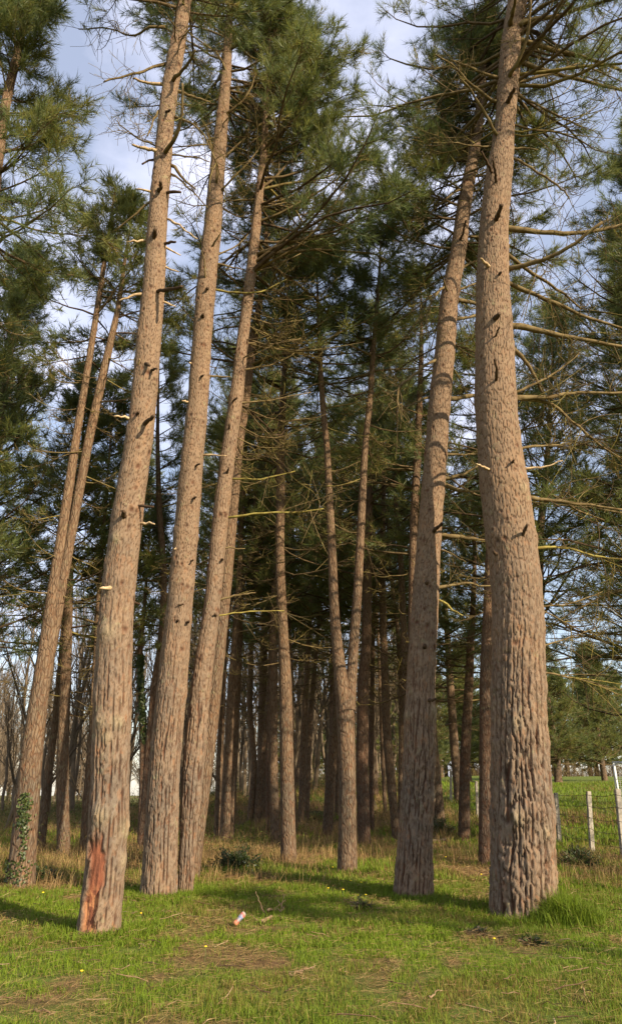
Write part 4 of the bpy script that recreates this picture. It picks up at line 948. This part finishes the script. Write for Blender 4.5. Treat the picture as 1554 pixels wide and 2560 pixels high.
# ------------------------------------------------------------------ ivy on two stems
def ivy(root, base, axis, rad, za, zb, ang, spread, n, seed, s=.019):
    rg = np.random.default_rng(seed); z = base[2] + za + (zb - za) * rg.random(n); t = ang + rg.normal(0, spread, n)
    x = np.interp(z, axis[:, 2], axis[:, 0]); y = np.interp(z, axis[:, 2], axis[:, 1]); r = np.interp(z, axis[:, 2], rad) + rg.uniform(.0, .04, n)
    c = np.stack([x + r * np.cos(t), y + r * np.sin(t), z], -1) - base
    nrm = unit(np.stack([np.cos(t), np.sin(t), 0 * t], -1) + rg.normal(0, .4, (n, 3))); a_ = unit(np.cross(nrm, rg.normal(0, 1, (n, 3)))); b_ = np.cross(nrm, a_)
    ss_ = (s * rg.uniform(.6, 1.3, n))[:, None]
    v = np.stack([c - a_ * ss_, c - b_ * ss_ * .9, c + a_ * ss_ * 1.2, c + b_ * ss_ * .9], 1).reshape(-1, 3)
    link("ivy", make_mesh("ivy", v, [np.arange(4 * n).reshape(n, 4)], IVY, {"tint": np.repeat(rg.random(n), 4)}, False), root)
for o in list(scene.collection.objects):
    if o.get("label", "").startswith("dappled pine with a double"): ro = o
g_ = [(np.array([at(x_, y_, ro.location.y)[0], ro.location.y, at(x_, y_, ro.location.y)[2]]), w_ * .5 * depth(at(x_, y_, ro.location.y)) / F) for x_, y_, w_ in [(51,2216,70),(57,2140,64),(64,2064,60),(77,1908,55)]]
iax, ira = resample(g_, .1); bb = np.array(ro.location)
ivy(ro, bb, iax, ira, .75, 1.25, R(-80), .28, 260, 1); ivy(ro, bb, iax, ira, 0, .35, R(-120), .9, 260, 2); ivy(ro, bb, iax, ira, .3, .8, R(-70), .12, 70, 3)
ivy(r9[0], r9[3], r9[1], r9[2], 2.4, 4.6, R(-40), .8, 420, 4, .05)

# ------------------------------------------------------------------ wire fence
CONC = simple("fence_concrete", (.42, .36, .29), .9, 0, 14, (.28, .24, .18)); MOSS = simple("post_moss", (.40, .28, .05), .95, 0, 40, (.30, .26, .08))
WIRE = simple("rusty_wire", (.10, .06, .045), .7, .3)
fr = thing("wire_fence", (6.4, 18, float(ground(6.4, 18))), "wire fence on leaning concrete posts with mossy tops along the field", "fence")
fpos = [(5.35, 9.6), (5.75, 12.2), (6.1, 14.9), (6.5, 17.6), (6.62, 20.2), (6.5, 22.8), (6.3, 25.2), (6.15, 27.6), (6.1, 30.0), (6.1, 32.4)]
fb = np.array(fr.location); tops = []
rg = np.random.default_rng(77)
def box_post(w, h, seed):
    rr = np.random.default_rng(seed); lv = np.linspace(-.25, h, 9); vs = []
    for k, z in enumerate(lv):
        s = w * (1 - .06 * k / 8) * .5; c = s * .25
        for (a_, b_) in [(-s, -s + c), (-s + c, -s), (s - c, -s), (s, -s + c), (s, s - c), (s - c, s), (-s + c, s), (-s, s - c)]: vs.append([a_ + rr.normal(0, .002), b_ + rr.normal(0, .002), z])
    vs = np.array(vs); idx = np.arange(72).reshape(9, 8); nx = np.roll(idx, -1, 1); q = np.stack([idx[:-1], nx[:-1], nx[1:], idx[1:]], -1).reshape(-1, 4)
    cv = np.array([[0, 0, h + .01]]); vs = np.vstack([vs, cv]); tr = np.stack([idx[-1], nx[-1], np.full(8, 72)], -1)
    return vs, q, tr
for i, (x_, y_) in enumerate(fpos):
    h = 1.30 + rg.normal(0, .03); vs, q, tr = box_post(.105, h, i); lx = rg.normal(.065, .015)
    vs[:, 0] += lx * vs[:, 2]; gz = float(ground(x_, y_))
    top = vs[:, 2] > h * .93
    nq = q[(~top[q]).any(1)]; mq = q[top[q].all(1)]
    link("post", make_mesh("post", vs + np.array([x_, y_, gz]) - fb, [nq, mq, tr], [CONC, MOSS], None, False, [0, 1, 1]), fr)
    tops.append((x_, y_, gz, lx))
for k, hz in enumerate([1.22, .98, .74, .50, .26]):
    pts = []
    for i in range(len(fpos) - 1):
        a_, b_ = tops[i], tops[i + 1]
        for s in np.linspace(0, 1, 9)[: 9 if i == len(fpos) - 2 else 8]:
            z = (a_[2] * (1 - s) + b_[2] * s) + hz - (.03 + .02 * rg.random()) * 4 * s * (1 - s)
            pts.append([a_[0] * (1 - s) + b_[0] * s + (a_[3] * (1 - s) + b_[3] * s) * hz - .065, a_[1] * (1 - s) + b_[1] * s, z])
    P = np.array(pts); P[:, :] += rg.normal(0, .004, P.shape); g = Geo(); g.tubes((P - fb)[None], np.full((1, len(P)), .005), 5)
    link("wire", g.build("wire", [WIRE]), fr)
# ------------------------------------------------------------------ goal frame with netting in the field
WHITE = simple("white_paint", (.72, .74, .74), .5, 0, 20, (.6, .62, .62)); 
gp = at(1548, 2008, 30.0)
gx0, gy0 = gp[0], 30.0; gz0 = float(ground(gx0, gy0))
gt = thing("football_goal", (gx0, gy0, gz0), "white metal goal with grey netting standing on the field past the fence", "goal")
def tube_obj(name, P, r, mm, parent, sides=10):
    g = Geo(); g.tubes(np.array([P], float), np.full((1, len(P)), r), sides, cap=True); return link(name, g.build(name, [mm]), parent)
gh = 1.75
tube_obj("upright", [(0, 0, 0), (0, 0, gh)], .05, WHITE, gt); tube_obj("upright", [(5, -1.2, 0), (5, -1.2, gh)], .05, WHITE, gt)
tube_obj("crossbar", [(-.05, .01, gh), (5.05, -1.21, gh)], .05, WHITE, gt)
for xx, yy in ((0, 0), (5, -1.2)):
    tube_obj("side_brace", [(xx, yy, gh - .05), (xx + .45, yy + 1.2, gh - .3), (xx + .5, yy + 1.5, 0)], .025, WHITE, gt)
g = Geo(); lines = []
for s in np.linspace(0, 1, 50):
    lines.append([(s * 5, -1.2 * s, gh), (s * 5 + .45, -1.2 * s + 1.2, gh - .3), (s * 5 + .5, -1.2 * s + 1.5, .02)])
for s in np.linspace(0, 1, 20):
    a_ = np.array([.48, 1.3, gh - .3]) * (1 - s) + np.array([.5, 1.5, .02]) * s; lines.append([a_, a_ + np.array([2.5, -.6, 0]), a_ + np.array([5, -1.2, 0])])
    a_ = np.array([0, 0, gh * (1 - s) + .02]); lines.append([a_, a_ + np.array([.22, .6, -.1 * (1 - s)]), a_ + np.array([.48, 1.3, -.28 * (1 - s)])])
g.tubes(np.array([[np.array(p_, float) for p_ in l_] for l_ in lines]), np.full((len(lines), 3), .007), 3)
link("net", g.build("net", [simple("net_cord", (.5, .5, .48), .8)]), gt)

# ------------------------------------------------------------------ small things on the ground
def can():
    p = ground_at(598, 2318)
    t = thing("drink_can", (p[0], p[1], p[2] + .045), "crumpled red, white and blue drink can lying in the grass", "can")
    rows = [(.001, -.083), (.022, -.083), (.026, -.079), (.033, -.070), (.033, -.03), (.033, 0), (.033, .03), (.033, .065), (.028, .076), (.0265, .080)]
    th = np.arange(28) / 28 * 2 * math.pi
    def crump(v):
        a_ = np.arctan2(v[:, 1], v[:, 0]); d = 1 - .5 * (fbm(a_ * 1.2 + 5, v[:, 2] * 30, 3, 3) - .25) * ss(.07, .03, np.abs(v[:, 2])); v = v.copy(); v[:, :2] *= d[:, None]; v[:, 0] *= .9; return v
    rows = [(r, z) for r, z in rows]; fine = []
    for (a_, b_) in zip(rows[:-1], rows[1:]):
        for s in np.linspace(0, 1, 4)[:3]: fine.append((a_[0] * (1 - s) + b_[0] * s, a_[1] * (1 - s) + b_[1] * s))
    fine.append(rows[-1]); v, q = lathe(fine, 28)
    m_, nt, b, o = mat("can_print"); tcn = N(nt, 'ShaderNodeTexCoord'); sp = N(nt, 'ShaderNodeSeparateXYZ'); nt.links.new(tcn.outputs['Object'], sp.inputs[0])
    zf = mathn(nt, 'ADD', mathn(nt, 'MULTIPLY', sp.outputs[2], 6), .5); zf = mathn(nt, 'ADD', zf, mathn(nt, 'MULTIPLY', mathn(nt, 'SUBTRACT', noise(nt, tcn.outputs['Object'], 30, 2), .5), .35))
    c = ramp(nt, zf, [(.12, (.50, .20, .10)), (.28, (.38, .09, .06)), (.36, (.24, .21, .19)), (.50, (.20, .20, .23)), (.56, (.12, .15, .32)), (.64, (.24, .25, .29)), (.80, (.5, .10, .07)), (.95, (.30, .25, .20))])
    nt.links.new(c, b.inputs['Base Color']); b.inputs['Metallic'].default_value = .1; b.inputs['Roughness'].default_value = .6
    o1 = link("can_body", make_mesh("can_body", crump(v), [q], m_), t)
    v, q = lathe([(.0266, .0795), (.0262, .0815), (.024, .078), (.001, .0775)], 28); v[:, 0] *= .95
    o2 = link("can_lid", make_mesh("can_lid", v, [q], simple("aluminium", (.35, .34, .32), .5, .7)), t)
    t.rotation_euler = Vector((.62, .45, .62)).to_track_quat('Z', 'Y').to_euler(); t.location.z += .03; t.scale = (.85, .85, .9)
can()
def stick(name, label, cat, pix, w, mat_, lift=.02, upright=None, twigs=0, seed=1):
    rg = np.random.default_rng(seed); K = 9
    if upright:
        p = ground_at(*pix[0]); Yp = p[1]; P = np.array([at(x_, y_, Yp) for x_, y_ in pix])
    else:
        P = np.array([ground_at(x_, y_) + np.array([0, 0, lift]) for x_, y_ in pix])
    s = np.linspace(0, 1, K); sp = np.linspace(0, 1, len(P)); P = np.stack([np.interp(s, sp, P[:, i]) for i in range(3)], -1)
    P[1:-1] += rg.normal(0, .008, (K - 2, 3)); b0 = P[0].copy(); P = P - b0
    g = Geo(); g.tubes(P[None], (w * np.linspace(1, .4, K) * rg.uniform(.85, 1.15, K))[None], 7, 0, [.6], cap=True)
    if twigs:
        i = rg.integers(1, K - 1, twigs); d = unit(unit(P[i + 1] - P[i]) + rg.normal(0, .7, (twigs, 3)) + np.array([0, 0, .3])); l_ = rg.uniform(.08, .25, twigs); tt = np.linspace(0, 1, 4)
        g.tubes(P[i][:, None] + d[:, None] * (l_[:, None] * tt)[:, :, None], np.full((twigs, 4), w * .3), 5, 0, rg.uniform(.4, .9, twigs))
    o = link(name, g.build(name, [mat_]), None, tuple(b0)); tag(o, label, cat); return o
stick("fallen_stick", "pale stick poking up at a slant from the grass behind the can", "stick", [(664,2290),(650,2258),(639,2228)], .010, DEADWOOD, upright=True)
stick("fallen_branch", "dead curved branch lying in the grass right of the can", "branch", [(668,2290),(684,2286),(702,2290),(712,2276)], .016, DEADWOOD, .05, twigs=5, seed=4)
stick("fallen_branch", "thicker dead branch half sunk in grass below the curved one", "branch", [(655,2312),(675,2302),(700,2298),(722,2304)], .022, DEADWOOD, .03, seed=5)
stick("fallen_stick", "short bent stick on brown needles in the clearing", "stick", [(722,2446),(745,2445),(758,2438),(770,2428)], .008, DEADWOOD, .03, seed=6)
stick("fallen_stick", "grey stick at the picture's lower edge left of the needle patches", "stick", [(84,2534),(110,2536),(138,2540)], .010, DEADWOOD, .02, seed=7)
stick("fallen_stick", "yellowish stick in grass behind the wounded pine", "stick", [(405,2286),(425,2290),(448,2292)], .012, DEADWOOD, .04, seed=8)
stick("fallen_stick", "straight straw-coloured stick in lower grass", "stick", [(1074,2514),(1090,2506),(1106,2498)], .006, DEADWOOD, .05, seed=9)
stick("fallen_log", "fallen pale log lying between the slim twins and the forked pine", "log", [(778,2078),(792,2076),(806,2072)], .07, DEADWOOD, .05, seed=10)
stick("fallen_log", "fallen dark log by the path behind the ring-bulged pine", "log", [(1082,2108),(1105,2104),(1130,2100)], .05, GREYWOOD, .04, seed=12)
# mossy mound with a root plate
p = ground_at(790, 2050); th = np.linspace(0, 2 * math.pi, 33)[:-1]; rows = []
for k, (r, z) in enumerate([(1.0, -.05), (.9, .10), (.7, .24), (.4, .33), (.15, .37), (.02, .38)]):
    n_ = fbm(np.cos(th) * 2 + 4 + k, np.sin(th) * 2 + 4, 9, 3); rows.append(np.stack([r * .65 * np.cos(th) * (.75 + .5 * n_), r * .4 * np.sin(th) * (.75 + .5 * n_), z * .75 * (.7 + .6 * n_)], -1))
v = np.concatenate(rows); idx = np.arange(len(v)).reshape(-1, 32); nx = np.roll(idx, -1, 1)
o = link("mossy_mound", make_mesh("mossy_mound", v, [np.stack([idx[:-1], nx[:-1], nx[1:], idx[1:]], -1).reshape(-1, 4)], simple("mound_moss", (.14, .15, .03), .95, 0, 12, (.05, .035, .015))), None, tuple(p)); tag(o, "low mound of moss and earth beside the slim twin pines", "mound")
# small dark evergreen shrub in the brush and weeds round the big pine
def shrub(name, label, x_, y_, s, n, seed, flat=.8, tint=.2, leaf=.03):
    p = ground_at(x_, y_); rg = np.random.default_rng(seed); g = Geo()
    K = 5; m_ = 60; d = unit(rg.normal(0, 1, (m_, 3)) * np.array([1, 1, .6]) + np.array([0, 0, .6])); l_ = s * rg.uniform(.6, 1.1, m_); t = np.linspace(0, 1, K)
    P = d[:, None] * (l_[:, None] * t)[:, :, None] * np.array([1, 1, flat]); P = P + rg.normal(0, .01, P.shape)
    g.tubes(P, np.full((m_, K), .005), 3, 0, rg.uniform(.2, .7, m_))
    j = rg.integers(0, m_, n); f = rg.uniform(.3, 1, n); c = P[j, np.minimum((f * 4).astype(int), 4)] + rg.normal(0, s * .09, (n, 3)); c[:, 2] = np.maximum(c[:, 2], .01)
    rv = unit(d[j] + rg.normal(0, .6, (n, 3))); r2 = unit(np.cross(rv, rg.normal(0, 1, (n, 3)))); z_ = leaf * rg.uniform(.6, 1.3, n)[:, None]
    g.add(np.stack([c - rv * z_, c + r2 * z_ * .35, c + rv * z_ * 1.4, c - r2 * z_ * .35], 1).reshape(-1, 3), [np.arange(4 * n).reshape(n, 4)], 1, np.clip(np.repeat(rg.normal(tint, .2, n), 4), 0, 1))
    o = link(name, g.build(name, [GREYWOOD, IVY]), None, tuple(p)); return o
tag(shrub("shrub", "", 590, 2172, .55, 3500, 1, .7), "low dark evergreen shrub in dry brush right of the grey shaded pine", "shrub")
tag(shrub("shrub", "", 96, 2205, .35, 1500, 2, .7), "small dark shrub at the right side of the ivy-clad pine's foot", "shrub")
tag(shrub("shrub", "", 1095, 2085, .7, 3500, 3, .9, .8), "green leafy shrub by the path right of the ring-bulged pine", "shrub")
tag(shrub("shrub", "", 1445, 2165, .45, 1800, 4, .9, .8), "spindly leafy shrub in dry brush before the fence", "shrub")
tag(shrub("weed", "", 1330, 2362, .16, 110, 5, .45, 1., .035), "broad-leaved dark green weed in grass before the massive pine", "weed")
tag(shrub("weed", "", 1195, 2336, .14, 80, 6, .45, 1., .03), "broad-leaved low weed left of the massive pine's foot", "weed")
tag(shrub("weed", "", 905, 2272, .16, 120, 7, .8, .9, .03), "upright yellow-green weed in the shadow band", "weed")
